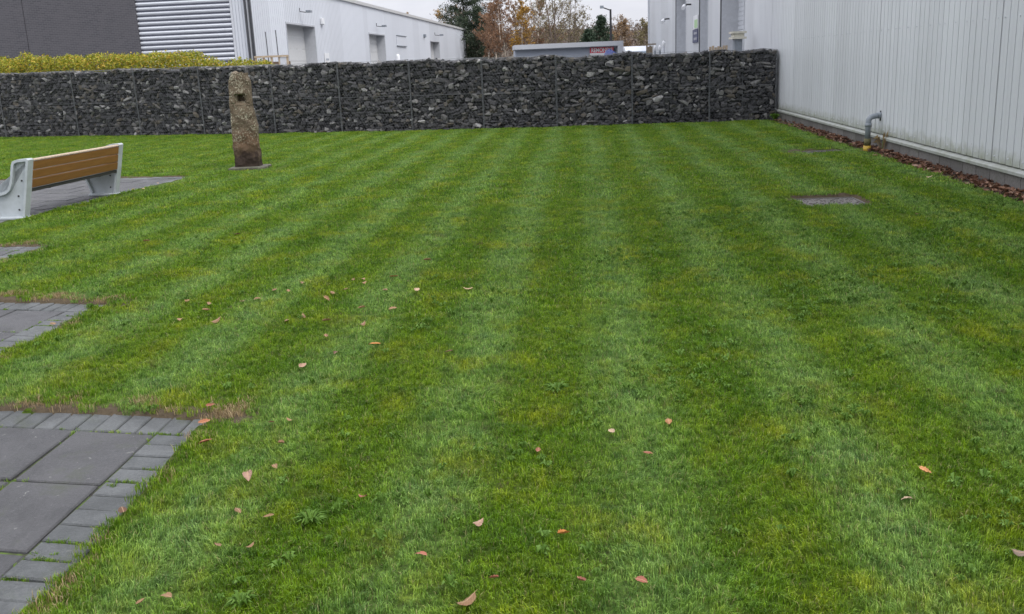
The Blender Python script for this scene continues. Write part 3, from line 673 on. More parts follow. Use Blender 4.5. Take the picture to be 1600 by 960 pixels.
m = MB(); m.add([OL + UR*S0 + NL*(-0.3) + Vector((0,0,HE + .15)), OL + UR*S1 + NL*(-0.3) + Vector((0,0,HE + .15)), OL + UR*S1 + NL*(-14) + Vector((0,0,HE + 1.6)), OL + UR*S0 + NL*(-14) + Vector((0,0,HE + 1.6))], [(0,1,2,3)]); ladd(m, 'roof', MAT['clad_grey'])
m = MB(); wallbox(m, OL, UR, NL, S1, S1 + 0.12, -14, 0.08, -0.14, HE); ladd(m, 'end_wall', MAT['trim'])
# front face: corner strip, horizontal sheeting, dark brick
Cn = OL + UR * S0
m = MB(); ribbed(m, Cn + NL*(-0.05) + UR*-0.03, NL * -1, UR * -1, 0.55, -0.14, HE, 0.14, 0.03, 0.028); ladd(m, 'corner_sheet', MAT['clad_far'])
m = MB(); m.obox(Cn + NL*0.03 + UR*-0.12 + Vector((0,0,-0.14)), NL*-0.08, UR*0.06, (0,0,HE)); ladd(m, 'downpipe', MAT['trim_dark'])
m = MB(); m.obox(Cn + NL*0.16 + UR*0.10 + Vector((0,0,-0.14)), NL*-0.09, UR*0.14, (0,0,HE)); ladd(m, 'downpipe', MAT['trim_dark'])
m = MB(); m.obox(Cn + NL*-0.60 + UR*-0.06 + Vector((0,0,-0.14)), NL*-0.09, UR*0.1, (0,0,HE)); ladd(m, 'edge_trim', MAT['trim'])
z = -0.1
while z < HE:                                            # each corrugation of the horizontal sheeting
    m = MB(); pr = [(0.0, 0.0), (0.055, 0.03), (0.07, 0.075), (0.055, 0.115), (0.0, 0.135)]
    m.prism(pr, lambda dd, zz, z_=z: Cn + NL*-0.70 + UR*(-dd) + Vector((0,0,z_+zz)), lambda dd, zz, z_=z: Cn + NL*-4.9 + UR*(-dd) + Vector((0,0,z_+zz)))
    ladd(m, 'sheeting_rib', MAT['clad_far']); z += 0.205
m = MB(); m.obox(Cn + NL*-0.7 + UR*0.001 + Vector((0,0,-0.14)), NL*-4.2, UR*0.2, (0,0,HE + .1)); ladd(m, 'front_wall', plain('dark_valley_shade', (0.10, 0.105, 0.14), 0.6))  # valleys between the pale ribs painted dark, shade put into the colour
db = MB().box(0, 0, 0, 16, 0.35, HE + 0.3)
for nm, o0, ln in (('brick_face', -4.905, 5.1), ('brick_face', -10.03, 12.0)):
    q = MB().add([(0,0,-0.14),(ln,0,-0.14),(ln,0,HE+.1),(0,0,HE+.1),(0,.35,-0.14),(ln,.35,-0.14),(ln,.35,HE+.1),(0,.35,HE+.1)], [(0,1,2,3),(5,4,7,6),(1,5,6,2),(4,0,3,7),(3,2,6,7)])
    # brick texture runs in the local x/y plane, so stand the slab up by rotation
    q.v = [(v[0], v[2], -v[1]) for v in q.v]
    P = Cn + NL*(o0 - ln) + UR*-0.13
    ob = q.build(nm, MAT['dbrick'], lb, fix=True); ob.location = P - OL; ob.rotation_euler = (R(90), 0, math.atan2(NL.y, NL.x))
# fittings on the long wall
def lpt(s_, z, out=0.0): q = OL + UR*s_ + NL*out; return Vector((q.x, q.y, z))
def floodlight(label, P, out, sc_):
    q = thing('floodlight', label, 'floodlight', P, 0, 'floodlights over the unit doors')
    MB().tube([(0,0,.25*sc_), (0,0,0), out*0.45*sc_ + Vector((0,0,-.05))], 0.03*sc_, 6).build('bracket', MAT['black'], q)
    e = out*0.5*sc_; MB().obox(e + UR*-0.25*sc_ + Vector((0,0,-.1*sc_)), UR*0.5*sc_, out*0.35*sc_, (0,0,.16*sc_)).build('lamp_head', MAT['pipe'], q, fix=True)
floodlight('floodlight over the large nearest door of the pale unit', lpt(6.9, 4.75, 0.05), NL, .7)
floodlight('floodlight over the middle door of the pale unit', lpt(25.4, 4.65, 0.05), NL, .8)
floodlight('floodlight over the farthest door of the pale unit', lpt(52.0, 4.7, 0.05), NL, .95)
q = thing('alarm_box', 'white alarm box right of the nearest door on the pale unit', 'alarm', lpt(10.7, 4.25, 0.04)); MB().obox((0,0,0), UR*0.4, NL*0.14, (0,0,.34)).build('cover', MAT['white'], q, fix=True, bevel=0.03); MB().obox(UR*0.1 + Vector((0,0,-.08)), UR*0.2, NL*0.1, (0,0,.08)).build('strobe', MAT['trim'], q, fix=True)
q = thing('wall_sign', 'small white notice right of the nearest door on the pale unit', 'sign', lpt(10.9, 2.1, 0.05)); MB().obox((0,0,0), UR*1.0, NL*0.03, (0,0,.62)).build('board', MAT['white'], q, fix=True)
for j in range(4): MB().obox(UR*(0.2 + j*.16) + NL*0.031 + Vector((0,0,.22)), UR*0.11, NL*0.006, (0,0,.1)).build('letter_bar', MAT['slate'], q, fix=True)
q = thing('wall_louvre', 'faint rectangular louvre between the middle and farthest doors', 'vent', lpt(32.4, 3.4, 0.04))
for z in (0.0, 0.78): MB().obox((0,0,z), UR*4.0, NL*0.09, (0,0,.05)).build('drip_rail', MAT['pipe'], q, fix=True)
MB().obox((0,0,.06), UR*3.9, NL*0.04, (0,0,.71)).build('panel', MAT['clad_far'], q, fix=True)
q = thing('wall_box', 'small dark junction box left of the farthest door', 'box', lpt(45.2, 4.35, 0.04)); MB().obox((0,0,0), UR*0.45, NL*0.2, (0,0,.25)).build('case', MAT['pipe'], q, fix=True); MB().obox(UR*.1 + Vector((0,0,-.05)), UR*0.25, NL*0.12, (0,0,.05)).build('gland', MAT['black'], q, fix=True)
q = thing('bollard', 'white bollard beside the middle door of the pale unit', 'bollard', lpt(29.6, -0.14, 0.6)); MB().tube([(0,0,0),(0,0,2.75),(0,0,2.9)], [.16,.16,.08], 10).build('post', MAT['white'], q, smooth=True); MB().tube([(0,0,2.2),(0,0,2.4)], .165, 10).build('band', MAT['trim_dark'], q)
# timber crates by the corner
cr_ = thing('timber_crate', 'open slatted timber crate standing at the corner of the pale unit', 'crate', (-9.45, 38.2, -0.14), R(4))
for i in range(5): MB().box(i*.30 - .03, 0, 0, i*.30 + .05, .08, 2.5).build('batten', MAT['crate'], cr_)
for zz in (2.46, 1.9, 1.3, 0.5): MB().box(-.04, -.03, zz, 1.27, -.005, zz + .07).build('rail', MAT['crate'], cr_)
MB().box(-.02, .5, 0, 1.24, .56, 2.3).build('back_panel', MAT['crate_dark'], cr_)
MB().box(.93, -.002, 1.4, 1.17, .07, 2.45).build('end_panel', MAT['trim'], cr_)
for i, (x_, zt) in enumerate(((-9.15, 3.45), (-8.75, 3.5))):
    q = thing('steel_rod', ['thin dark rod standing behind the crate nearest the building corner', 'thin dark rod standing behind the crate nearest the large door'][i], 'rod', (x_ , 39.2, -0.14), 0, 'rods behind the crate')
    MB().tube([(0,0,0), (-0.05,0,zt)], 0.018, 6).build('shaft', MAT['black'], q); MB().tube([(0,0,0),(0,0,.06)], .15, 8).build('foot', MAT['black'], q)

# ------------------------------------------------------------------ yard beyond the wall
cb = thing('site_cabin', 'low grey flat-roofed cabin with a red company sign beyond the gabion', 'cabin', (0.85, 60, -0.14), R(1.0))
MB().box(0, 0.35, 0, 6.2, 4, 2.62).build('wall', MAT['slate'], cb)
MB().box(-0.05, 0, 2.66, 6.55, 4.1, 2.93).build('roof_fascia', MAT['fascia'], cb)
MB().box(-0.04, 0.02, 2.62, 6.2, 0.36, 2.655).build('shaded_soffit', MAT['pipe'], cb)  # toned darker to paint the shadow line under the roof edge
MB().box(6.21, 0, 0, 6.55, 4, 2.655).build('end_post', MAT['fascia'], cb)
MB().box(5.98, 0.30, 0.9, 6.12, 0.345, 2.5).build('window', MAT['glass'], cb)
sb = MB().box(4.55, 0.30, 2.27, 6.0, 0.345, 2.60).build('sign_board', MAT['red'], cb)
MB().box(4.55, 0.30, 2.02, 6.0, 0.345, 2.265).build('sign_board', MAT['white'], cb)
tx = bpy.data.curves.new('lettering', 'FONT'); tx.body = 'REMONDIS'; tx.size = 0.335; tx.extrude = 0.004; tx.offset = 0.008
tmp = bpy.data.objects.new('lettering_source', tx); COL.objects.link(tmp)
bpy.context.view_layer.update(); dg = bpy.context.evaluated_depsgraph_get(); tme = bpy.data.meshes.new_from_object(tmp.evaluated_get(dg)); bpy.data.objects.remove(tmp)
tme.materials.clear(); tme.materials.append(MAT['white']); wdt = max(v.co.x for v in tme.vertices)
mobj('lettering', tme, sb, (4.62, 0.29, 2.32), (R(90), 0, 0), (1.31 / wdt, 1.0, 1))
tp = thing('tarpaulin_stack', 'navy blue tarpaulin peaked over a stack in front of the cabin', 'tarpaulin', (4.95, 45, -0.14))
m = MB(); nseg = 14; prof = [(0.0, 2.31), (0.16, 2.22), (0.34, 2.02), (0.60, 1.80), (1.0, 1.5), (1.15, 0.9), (1.2, 0.05)]
for i, (r_, z_) in enumerate(prof):
    for k in range(nseg):
        q = 2*math.pi*k/nseg; wv = 1 + 0.08*math.sin(5*q + i) ; m.v.append((r_*wv*math.cos(q)*1.0 - (0.06 if i < 2 else 0), r_*wv*math.sin(q), z_ + 0.03*math.sin(3*q+i)))
for i in range(len(prof)-1):
    for k in range(nseg): k2 = (k+1) % nseg; m.f.append((i*nseg+k, (i+1)*nseg+k, (i+1)*nseg+k2, i*nseg+k2))
m.build('cover', MAT['tarp'], tp, fix=True)
MB().box(-.6,-.6,0,.6,.6,.14).build('pallet', MAT['crate'], tp)
# van
vn = thing('van', 'white van with a sloping windscreen between the cabin and the warehouse', 'van', (9.45, 70, -0.14), R(3))
prf = [(-2.6,.35),(-2.6,.95),(-2.4,1.2),(-1.75,1.35),(-1.05,2.35),(-.6,2.68),(2.6,2.72),(2.65,2.5),(2.65,.35)]
m = MB(); m.prism([(y, z) for y, z in prf], lambda y, z: (-0.95 + (0.08 if z > 1.3 else 0), y, z), lambda y, z: (0.95 - (0.08 if z > 1.3 else 0), y, z)); m.build('body', MAT['vanwhite'], vn, fix=True, bevel=0.06)
MB().add([(-.74,-1.70,1.44),(.74,-1.70,1.44),(.70,-1.08,2.32),(-.70,-1.08,2.32)], [(0,1,2,3)]).build('windscreen', plain('pale_glass', (0.30, 0.36, 0.42), 0.08, 0.1), vn).location = (0, -0.03, 0.015)
for sx in (-1, 1):
    MB().box(sx*.62-.16, -2.63, .85, sx*.62+.16, -2.585, 1.05).build('headlight', MAT['glass'], vn)
    for yy in (-1.7, 1.6): MB().tube([(sx*.95,yy,.34),(sx*.72,yy,.34)], .34, 16).build('wheel', MAT['rubber'], vn)
tf = thing('timber_fence', 'weathered timber fence end between the van and the warehouse corner', 'fence', (9.35, 64, -0.14), R(0))
for i in range(4): MB().box(i*.105, 0, 0, i*.105 + .095, .05, 2.62 - (i % 2)*.06).build('board', MAT['post'], tf)
MB().box(-.25, -.02, 2.66, .62, .08, 2.74).build('rail', MAT['post'], tf)
# lamp column
lp = thing('street_lamp', 'dark street lamp with a short arm in front of the trees', 'lamp', (8.30, 75, -0.14))
MB().tube([(0,0,0), (0,0,1.5), (0,0,5.5)], [.11,.10,.075], 8).build('column', MAT['black'], lp)
MB().tube([(0,0,5.42), (-.35,0,5.56), (-.62,0,5.66)], .045, 6).build('arm', MAT['black'], lp)
MB().box(-.78,-.09,5.58,-.52,.09,5.78).build('lamp_head', MAT['pipe'], lp)

# ------------------------------------------------------------------ trees
def leaf_mesh(name, pts, size, mat, parent, flat=0.0, aspect=0.6):
    n = len(pts); P = np.array(pts); a = np.random.normal(size=(n,3)); a /= np.linalg.norm(a, axis=1)[:,None]
    b = np.random.normal(size=(n,3)); b -= a * (a*b).sum(1)[:,None]; b /= np.linalg.norm(b, axis=1)[:,None]
    s = size * np.random.uniform(0.6, 1.3, (n,1)); a = a*s; b = b*s*aspect
    V = np.stack([P - a, P + b*0.8 - a*0.1, P + a, P - b*0.8 - a*0.1], 1).reshape(-1,3)
    me = bpy.data.meshes.new(name); me.from_pydata(V.tolist(), [], (np.arange(n*4).reshape(-1,4)).tolist()); me.materials.append(mat)
    tn = me.attributes.new('tone', 'FLOAT', 'POINT'); tn.data.foreach_set('value', np.repeat(np.random.rand(n)*0.97, 4).astype(np.float32))
    return mobj(name, me, parent)
def birch(label, x, y, h, spread, leaf, nleaf, trunk='birch', lean=0.0, stems=1, lsize=0.09, kindname='birch_tree', group='autumn birches beyond the yard'):
    tr = thing(kindname, label, 'tree', (x, y, -0.14), 0, group)
    tm, bm_, tips = MB(), MB(), []
    for st in range(stems):
        la = random.uniform(0, 6.28); ln = lean + (0.10 if stems > 1 else 0.02)
        pts, rad = [], []; p = Vector((random.uniform(-.3,.3)*(stems > 1), random.uniform(-.3,.3)*(stems > 1), 0)); dr = Vector((math.cos(la)*ln, math.sin(la)*ln*0.5, 1)).normalized(); n = 11
        for i in range(n):
            pts.append(p.copy()); rad.append(0.017*h*(1 - i/n*0.93)*(0.8 if stems > 1 else 1)*0.75)
            p = p + dr*(h/n); dr = (dr + Vector((random.gauss(0,.045), random.gauss(0,.045), 0.02))).normalized()
        tm.tube(pts, rad, 6)
        nb = int(26 / stems ** 0.5)
        for bI in range(nb):
            f = random.uniform(0.24, 0.98); i = min(int(f*(n-1)), n-2); q = pts[i].lerp(pts[i+1], f*(n-1)-i)
            az = random.uniform(0, 6.28); L = spread*(1.15 - 0.75*abs(f-0.4))*random.uniform(.6,1.1)*(1 if f < .85 else .6)
            d = Vector((math.cos(az), math.sin(az), random.uniform(0.9, 1.8))).normalized(); bp = [q.copy()]; 
            for s_ in range(4):
                q = q + d*(L/4); bp.append(q.copy()); d = (d + Vector((random.gauss(0,.14), random.gauss(0,.14), random.uniform(-.12,.05)))).normalized()
            r0 = 0.0042*h*(1.1-f); bm_.tube(bp, [max(r0*(1-k/5), 0.010) for k in range(5)], 3, False)
            for s_ in range(7):
                k = random.uniform(0.25, 1.0)*4; ki = min(int(k), 3); q2 = bp[ki].lerp(bp[ki+1], k-ki)
                d2 = (d + Vector((random.gauss(0,.7), random.gauss(0,.7), random.uniform(-.3,.6)))).normalized(); L2 = L*random.uniform(.25,.5)
                e = q2 + d2*L2; mdl = q2.lerp(e, .5) + Vector((0,0,.05)); bm_.tube([q2, mdl, e], [.011,.009,.006], 3, False)
                for w_ in range(3):
                    t0 = q2.lerp(e, random.uniform(.3,1)); e2 = t0 + Vector((random.gauss(0,.22), random.gauss(0,.22), random.uniform(-.25,.3)))*L2*1.1
                    bm_.tube([t0, e2], [.007,.005], 3, False); tips.append((t0, e2))
    tm.build('trunk', MAT[trunk], tr, smooth=True); bm_.build('branches', MAT['twig'], tr)
    pts = []
    for _ in range(nleaf):
        a, b = random.choice(tips); pts.append(a.lerp(b, random.random()) + Vector((random.gauss(0,.07), random.gauss(0,.07), random.gauss(0,.07))))
    if pts: leaf_mesh('crown', pts, lsize, MAT[leaf], tr)
    return tr
def conifer(label, x, y, h, rad, leaf, n, shape='spruce', name='spruce_tree', z0=0.12):
    tr = thing(name, label, 'tree', (x, y, -0.14)); tm, bm_, pts = MB(), MB(), []
    tm.tube([(0,0,0), (.05,0,h*.5), (0,0,h)], [h*.02,h*.013,.02], 6); nb = 70 if shape == 'spruce' else 46
    tips = []
    for i in range(nb):
        f = z0 + (0.98-z0)*(i+random.random())/nb; az = i*2.4 + random.uniform(-.5,.5)
        rr = rad*((1-f)**0.85+0.05)*random.uniform(.65,1.15) if shape == 'spruce' else rad*(0.35 + 0.85*math.sin(math.pi*min(1, max(0,(f-.05)/1.0))**0.8)) * random.uniform(.45,1.15)
        up = -0.05 if shape == 'spruce' else random.uniform(.1,.6)
        a = Vector((0,0,h*f)); e = a + Vector((math.cos(az)*rr, math.sin(az)*rr, up*rr)); md = a.lerp(e,.5) + Vector((0,0,-.04*rr))
        bm_.tube([a, md, e], [h*.005,.02,.01], 3, False); tips.append((a, md, e, rr))
    for _ in range(n):
        a, md, e, rr = random.choice(tips); t_ = random.random()**0.6; q = a.lerp(md, t_*2) if t_ < .5 else md.lerp(e, t_*2-1)
        s_ = 0.10*rr + 0.08; pts.append(q + Vector((random.gauss(0,s_), random.gauss(0,s_), random.gauss(0,s_*.7))))
    tm.build('trunk', MAT['bark'], tr); bm_.build('branches', MAT['bark'], tr); leaf_mesh('crown', pts, 0.13 if shape == 'spruce' else 0.17, MAT[leaf], tr, aspect=0.32)
    return tr
conifer('tall dark pine rising behind the end of the pale unit', -4.5, 124, 12.3, 3.3, 'pine', 17000, 'pine', 'pine_tree', 0.08)
conifer('second dark pine nestled against the tall pine by the birches', -2.7, 119, 8.2, 2.8, 'pine', 11000, 'pine', 'pine_tree', 0.02)
conifer('dark green spruce behind the street lamp', 8.9, 88, 5.7, 2.5, 'spruce', 7000, name='spruce_tree')
conifer('broad low spruce left of the street lamp', 7.6, 86, 4.5, 2.4, 'spruce', 6500, name='spruce_tree')
birch('rusty brown birch beside the dark pines', -0.6, 104, 8.6, 2.3, 'rust', 4200)
birch('brown birch with pale twin trunks behind the cabin end', 0.55, 96, 8.6, 2.2, 'rust', 3500, stems=2)
birch('slim tan birch between the twin-trunked birch and the golden one', 1.3, 99, 9.0, 1.9, 'tan', 1819)
birch('golden orange birch above the left end of the cabin', 1.95, 93, 7.9, 1.5, 'gold', 2600)
birch('thinly leaved tan birch behind the golden birch', 3.2, 108, 10.5, 2.3, 'tan', 1959)
birch('bare reddish young birch over the middle of the cabin roof', 4.3, 100, 5.4, 1.5, 'rust', 979)
birch('tall many-stemmed olive birch reaching above the picture', 5.3, 97, 10.6, 2.5, 'olive', 1819, trunk='twig', stems=3)
birch('olive leaved birch right of the many-stemmed one', 7.0, 101, 9.4, 2.2, 'olive', 1400, trunk='twig', stems=2)
birch('pale slender birch with few leaves left of the spruces', 8.5, 106, 7.4, 1.7, 'olive', 979)
birch('reddish thicket birch with white trunk behind the cabin middle', 3.2, 118, 6.6, 2.0, 'rust', 2240)
birch('brown birch filling the gap between the dark pine and the rusty birch', -1.6, 112, 8.2, 2.1, 'rust', 3639)
birch('dense brown birch low behind the many-stemmed birch', 6.2, 116, 6.2, 2.1, 'tan', 2520)
birch('tan birch with bare top left of the many-stemmed birch', 4.3, 113, 9.6, 2.0, 'olive', 1400)
birch('low tan birch between street lamp and warehouse', 11.0, 92, 5.4, 1.7, 'tan', 2100)
birch('bare thin birch rising near the warehouse corner', 12.1, 97, 6.2, 1.6, 'tan', 489)
birch('olive birch touching the far warehouse corner', 13.0, 90, 5.3, 1.5, 'olive', 1819)
birch('yellow leaved tree top showing over the unit roof, standing alone', -14.6, 150, 10.6, 2.2, 'gold', 1700, kindname='leafy_tree')
birch('yellow tree top over the unit roof left of the dark pine', -9.4, 146, 10.6, 2.6, 'gold', 2200, kindname='leafy_tree')
birch('pale tan tree top between the yellow tree and the dark pine', -7.0, 142, 10.9, 2.4, 'tan', 3080, kindname='leafy_tree')
# far wood on the hill: one mass of leafless crowns
pts, m = [], MB()
for i in range(1100):
    x = random.uniform(-45, 75); y = random.uniform(135, 330); z = hz(x, y); h = random.uniform(2.6, 4.6)
    m.tube([(x,y,z-.2), (x+random.gauss(0,.3),y,z+h*.8)], [.12,.04], 3, False)
    for k in range(30): pts.append(Vector((x+random.gauss(0,1.1), y+random.gauss(0,1.1), z+h*random.uniform(.2,1.0))))
fw = thing('far_wood', 'brown leafless wood covering the distant hill', 'wood', (0,0,0)); fw['kind'] = 'stuff'
leaf_mesh('crown', pts, 0.30, leafmat('far_wood_leaf', [(0,(0.07,0.05,0.04)),(.5,(.12,.085,.065)),(1,(.16,.12,.085))], .1), fw); m.build('trunk', MAT['twig'], fw)

# ------------------------------------------------------------------ golden hedge on the bank behind the gabion
def hedge(label, x0, x1, y_off, ztop, n, zl):
    o_ = thing('hedge', label, 'hedge', ((x0+x1)/2, GY((x0+x1)/2) + y_off, -0.14)); ox, oy = o_.location.x, o_.location.y
    pts = []; st = MB(); L = x1-x0
    for i in range(int(L*4)):
        x = x0 + random.random()*L; b = Vector((x-ox, GY(x)+y_off-oy+random.uniform(-.3,.3), 0)); zt = ztop(x)
        e = b + Vector((random.gauss(0,.2), random.gauss(0,.15), zt)); st.tube([b, b.lerp(e,.5)+Vector((random.gauss(0,.06),0,0)), e], [.016,.011,.005], 3, False)
    for i in range(n):
        x = x0 + random.random()*L; zt = ztop(x) + 0.22*mnoise.noise((x*1.7, 0, 1)) + 0.12*mnoise.noise((x*6, 0, 5)); 
        dy = random.gauss(0, .33); zz = zl + (zt - zl)*random.random()**0.6 - 0.25*dy*dy
        pts.append(Vector((x-ox, GY(x)+y_off+dy-oy, zz + random.gauss(0,.03))))
    st.build('stems', MAT['twig'], o_); leaf_mesh('foliage', pts, 0.042, MAT['hedge'], o_)
hedge('golden green leafy hedge along the left of the gabion wall', -20.5, -9.4, 1.45, lambda x: 2.45 + 0.025*(-9.4-x)*0.9 + 0.14, 26000, 1.75)
hedge('thin yellow end of hedge behind the standing stone', -9.4, -6.6, 1.4, lambda x: 2.40 - 0.09*(x+9.4), 5200, 1.65)
sp = thing('hedge_sprig', 'yellow sprig poking through the gabion at the left picture edge', 'plant', (-17.2, GY(-17.2) - 0.05, 1.62))
MB().tube([(0,.05,0.15),(-.05,-.06,.05),(.05,-.1,-.02)], .008, 4).build('stem', MAT['twig'], sp)
leaf_mesh('foliage', [Vector((random.gauss(0,.09), -0.08+random.gauss(0,.03), random.gauss(0,.08))) for _ in range(120)], 0.045, MAT['hedge'], sp)

# ------------------------------------------------------------------ bench
BL = Vector((0.1253, 0.9921, 0)); BS = Vector((-BL.y, BL.x, 0)); B0 = Vector((-6.335, 12.632, -0.014))
bn = thing('park_bench', 'bench with pale concrete ends and brown timber back seen from behind', 'bench', B0, math.atan2(BL.y, BL.x))   # local x along, y to the seat front
prof = [(0.0,0.0),(-0.05,0.20),(-0.10,0.40),(-0.145,0.60),(-0.185,0.765),(-0.16,0.785),(-0.02,0.775),(0.04,0.755),(0.066,0.71),(0.09,0.62),(0.11,0.53),(0.135,0.46),(0.17,0.40),(0.22,0.365),(0.30,0.345),(0.42,0.36),(0.485,0.375),(0.50,0.345),(0.465,0.26),(0.425,0.16),(0.40,0.06),(0.395,0.0)]
def inset(poly, d):
    n = len(poly); out = []
    for i in range(n):
        p0, p1, p2 = Vector(poly[i-1]), Vector(poly[i]), Vector(poly[(i+1) % n])
        e0, e1 = (p1-p0).normalized(), (p2-p1).normalized(); n0, n1 = Vector((e0.y,-e0.x)), Vector((e1.y,-e1.x)); b = (n0+n1); b = b.normalized() / max(0.5, b.normalized().dot(n0))
        out.append(tuple(p1 - b*-d))
    return out
def area(p): return sum(p[i-1][0]*p[i][1]-p[i][0]*p[i-1][1] for i in range(len(p)))/2
inn = inset(prof, 0.034 if area(prof) < 0 else -0.034)
if abs(area(inn)) > abs(area(prof)): inn = inset(prof, -0.034 if area(prof) < 0 else 0.034)
for xe, sgn in ((-0.07, 1), (2.25, 1)):
    e = MB(); n = len(prof)
    # rim: band of full width round the outline, web: thinner panel inside it
    for i in range(n):
        j = (i+1) % n; a, b, c, d = prof[i], prof[j], inn[j], inn[i]
        e.add([(0,a[0],a[1]),(0,b[0],b[1]),(0,c[0],c[1]),(0,d[0],d[1]),(.12,a[0],a[1]),(.12,b[0],b[1]),(.12,c[0],c[1]),(.12,d[0],d[1])], [(0,1,2,3),(7,6,5,4),(0,4,5,1),(3,2,6,7)])
    end = e.build('end_frame', MAT['bench'], bn, fix=False); end.location = (xe - 0.0, 0, 0)
    bm = bmesh.new(); bm.from_mesh(end.data); bmesh.ops.remove_doubles(bm, verts=bm.verts, dist=1e-5); bmesh.ops.recalc_face_normals(bm, faces=bm.faces); bm.to_mesh(end.data); bm.free()
    bv = end.modifiers.new('bevel', 'BEVEL'); bv.width = 0.006; bv.segments = 2; bv.limit_method = 'ANGLE'
    w = MB(); w.prism(inn, lambda y, z: (0.05, y, z), lambda y, z: (0.075, y, z)); wo_ = w.build('web', MAT['bench'], end, fix=True)
    MB().box(-0.03, -0.02, 0.0, 0.15, 0.42, 0.03).build('foot', MAT['bench'], end, bevel=0.008)
    for yy, zz in ((0.08, 0.12), (0.06, 0.30), (-0.02, 0.5)): MB().tube([(0.049,yy,zz),(0.041,yy,zz)], 0.012, 8).build('bolt', MAT['steel_dark'], end)
for i in range(3):                                        # back boards
    z0 = 0.395 + i*0.118; z1 = z0 + 0.108; f0 = -0.098 - 0.222*(z0-0.40); f1 = -0.098 - 0.222*(z1-0.40)
    m = MB(); m.prism([(f0-.004,z0),(f1-.004,z1),(f1+.034,z1+.008),(f0+.034,z0+.008)], lambda y, z: (0.055, y, z), lambda y, z: (2.245, y, z)); m.build('back_board', MAT['timber'], bn, fix=True, bevel=0.006)
m = MB(); m.prism([(-.186,.752),(-.182,.764),(-.138,.772),(-.142,.760)], lambda y, z: (0.055, y, z), lambda y, z: (2.245, y, z)); m.build('top_strip', MAT['timber_top'], bn, fix=True)  # paler strip along the top edge of the back
MB().box(0.052, -0.085, 0.345, 2.246, -0.045, 0.388).build('rear_rail', MAT['steel_dark'], bn)
for i in range(4):
    MB().box(0.055, 0.0 + i*.118, 0.372 + (0.012 if i == 3 else 0), 2.245, 0.108 + i*.118, 0.408 + (0.012 if i == 3 else 0)).build('seat_board', MAT['timber' if i else 'timber'], bn, bevel=0.006)
for xx in (0.5, 1.8): MB().box(xx, -0.05, 0.335, xx + .05, 0.45, 0.369).build('seat_bearer', MAT['steel_dark'], bn)

# ------------------------------------------------------------------ standing stone
ss = thing('standing_stone', 'weathered lichened stone pillar with a square socket standing on the lawn', 'stone', (-4.769, 18.12, -0.01))
lz = [0.0,0.30,0.77,1.23,1.45,1.63,1.74]; lx = [-.265,-.275,-.270,-.252,-.245,-.232,-.17]; rz_ = [0.0,.08,.275,.65,.78,.92,1.15,1.44,1.62,1.70]; rx = [.225,.208,.185,.182,.20,.185,.140,.145,.147,.10]
m = MB(); nr, nf, nsd, dep = 86, 26, 9, 0.25
for j in range(nr + 1):
    z = 1.755 * j / nr; xl = np.interp(z, lz, lx); xr = np.interp(z, rz_, rx); ring = []
    for i in range(nf): ring.append((i/(nf), 0.0, 'f'))
    for i in range(nsd): ring.append((1.0, i/nsd, 's'))
    for i in range(nf): ring.append((1 - i/nf, 1.0, 'b'))
    for i in range(nsd): ring.append((0.0, 1 - i/nsd, 's'))
    topd = 0.10*max(0, (z-1.62)/0.13)
    for a, b, k in ring:
        x = xl + (xr-xl)*a; y = -dep/2 + dep*b
        cxm = (xl+xr)/2; rr = 0.028 * (abs(a-.5)*2)**8 * (abs(b-.5)*2)**8; x += (cxm-x)*rr*2; y *= 1 - rr*2
        nz = mnoise.noise((x*6, y*6, z*6))*.026 + mnoise.noise((x*22, y*22, z*22))*.010
        nn = Vector((a-.5, b-.5, 0)); nn = Vector((math.copysign(1, nn.x), 0, 0)) if k == 's' else Vector((0, -1 if k == 'f' else 1, 0))
        x += nn.x*nz; y += nn.y*nz
        if k == 'f':
            if abs(z-1.205) < 0.014: y += 0.012
            hx0, hx1, hz0, hz1 = -.132, .062, 1.215, 1.37
            if hx0 < x < hx1 and hz0 < z < hz1: y = max(y, -dep/2) + 0.035
            if hx0+.045 < x < hx1-.04 and hz0+.035 < z < hz1-.018: y = -dep/2 + 0.19
        zz = z
        if z > 1.60: zz += (z-1.60)/.155 * (0.05*mnoise.noise((x*5+3, y*5, 2)) + 0.035*mnoise.noise((x*13, y*13, 7)) - 0.10*max(0, (x-.05))/.2 - (0.04 if x < -.19 else 0))
        m.v.append((x, y, zz))
rn = 2*(nf+nsd)
for j in range(nr):
    for i in range(rn): i2 = (i+1) % rn; m.f.append((j*rn+i, j*rn+i2, (j+1)*rn+i2, (j+1)*rn+i))
# top: bridge front row to back row
tb = nr*rn
for i in range(nf - 1): m.f.append((tb+i, tb+i+1, tb+nf+nsd+nf-1-i, tb+nf+nsd+nf-i if i else tb+nf+nsd+nf))
m.f.append(tuple([tb+nf-1] + [tb+nf+i for i in range(nsd+1)] + [tb+nf+nsd+1]))
m.f.append(tuple([tb] + [tb+nf+nsd+nf] + [tb+nf+nsd+nf+i for i in range(1, nsd)]))
m.build('shaft', MAT['sandstone'], ss, smooth=False, fix=True)
kb = MB(); kb.box(-.35,-.32,-.06,.32,.28,.06); ko = kb.build('base_slab', MAT['kerbstone'], ss, bevel=0.02)

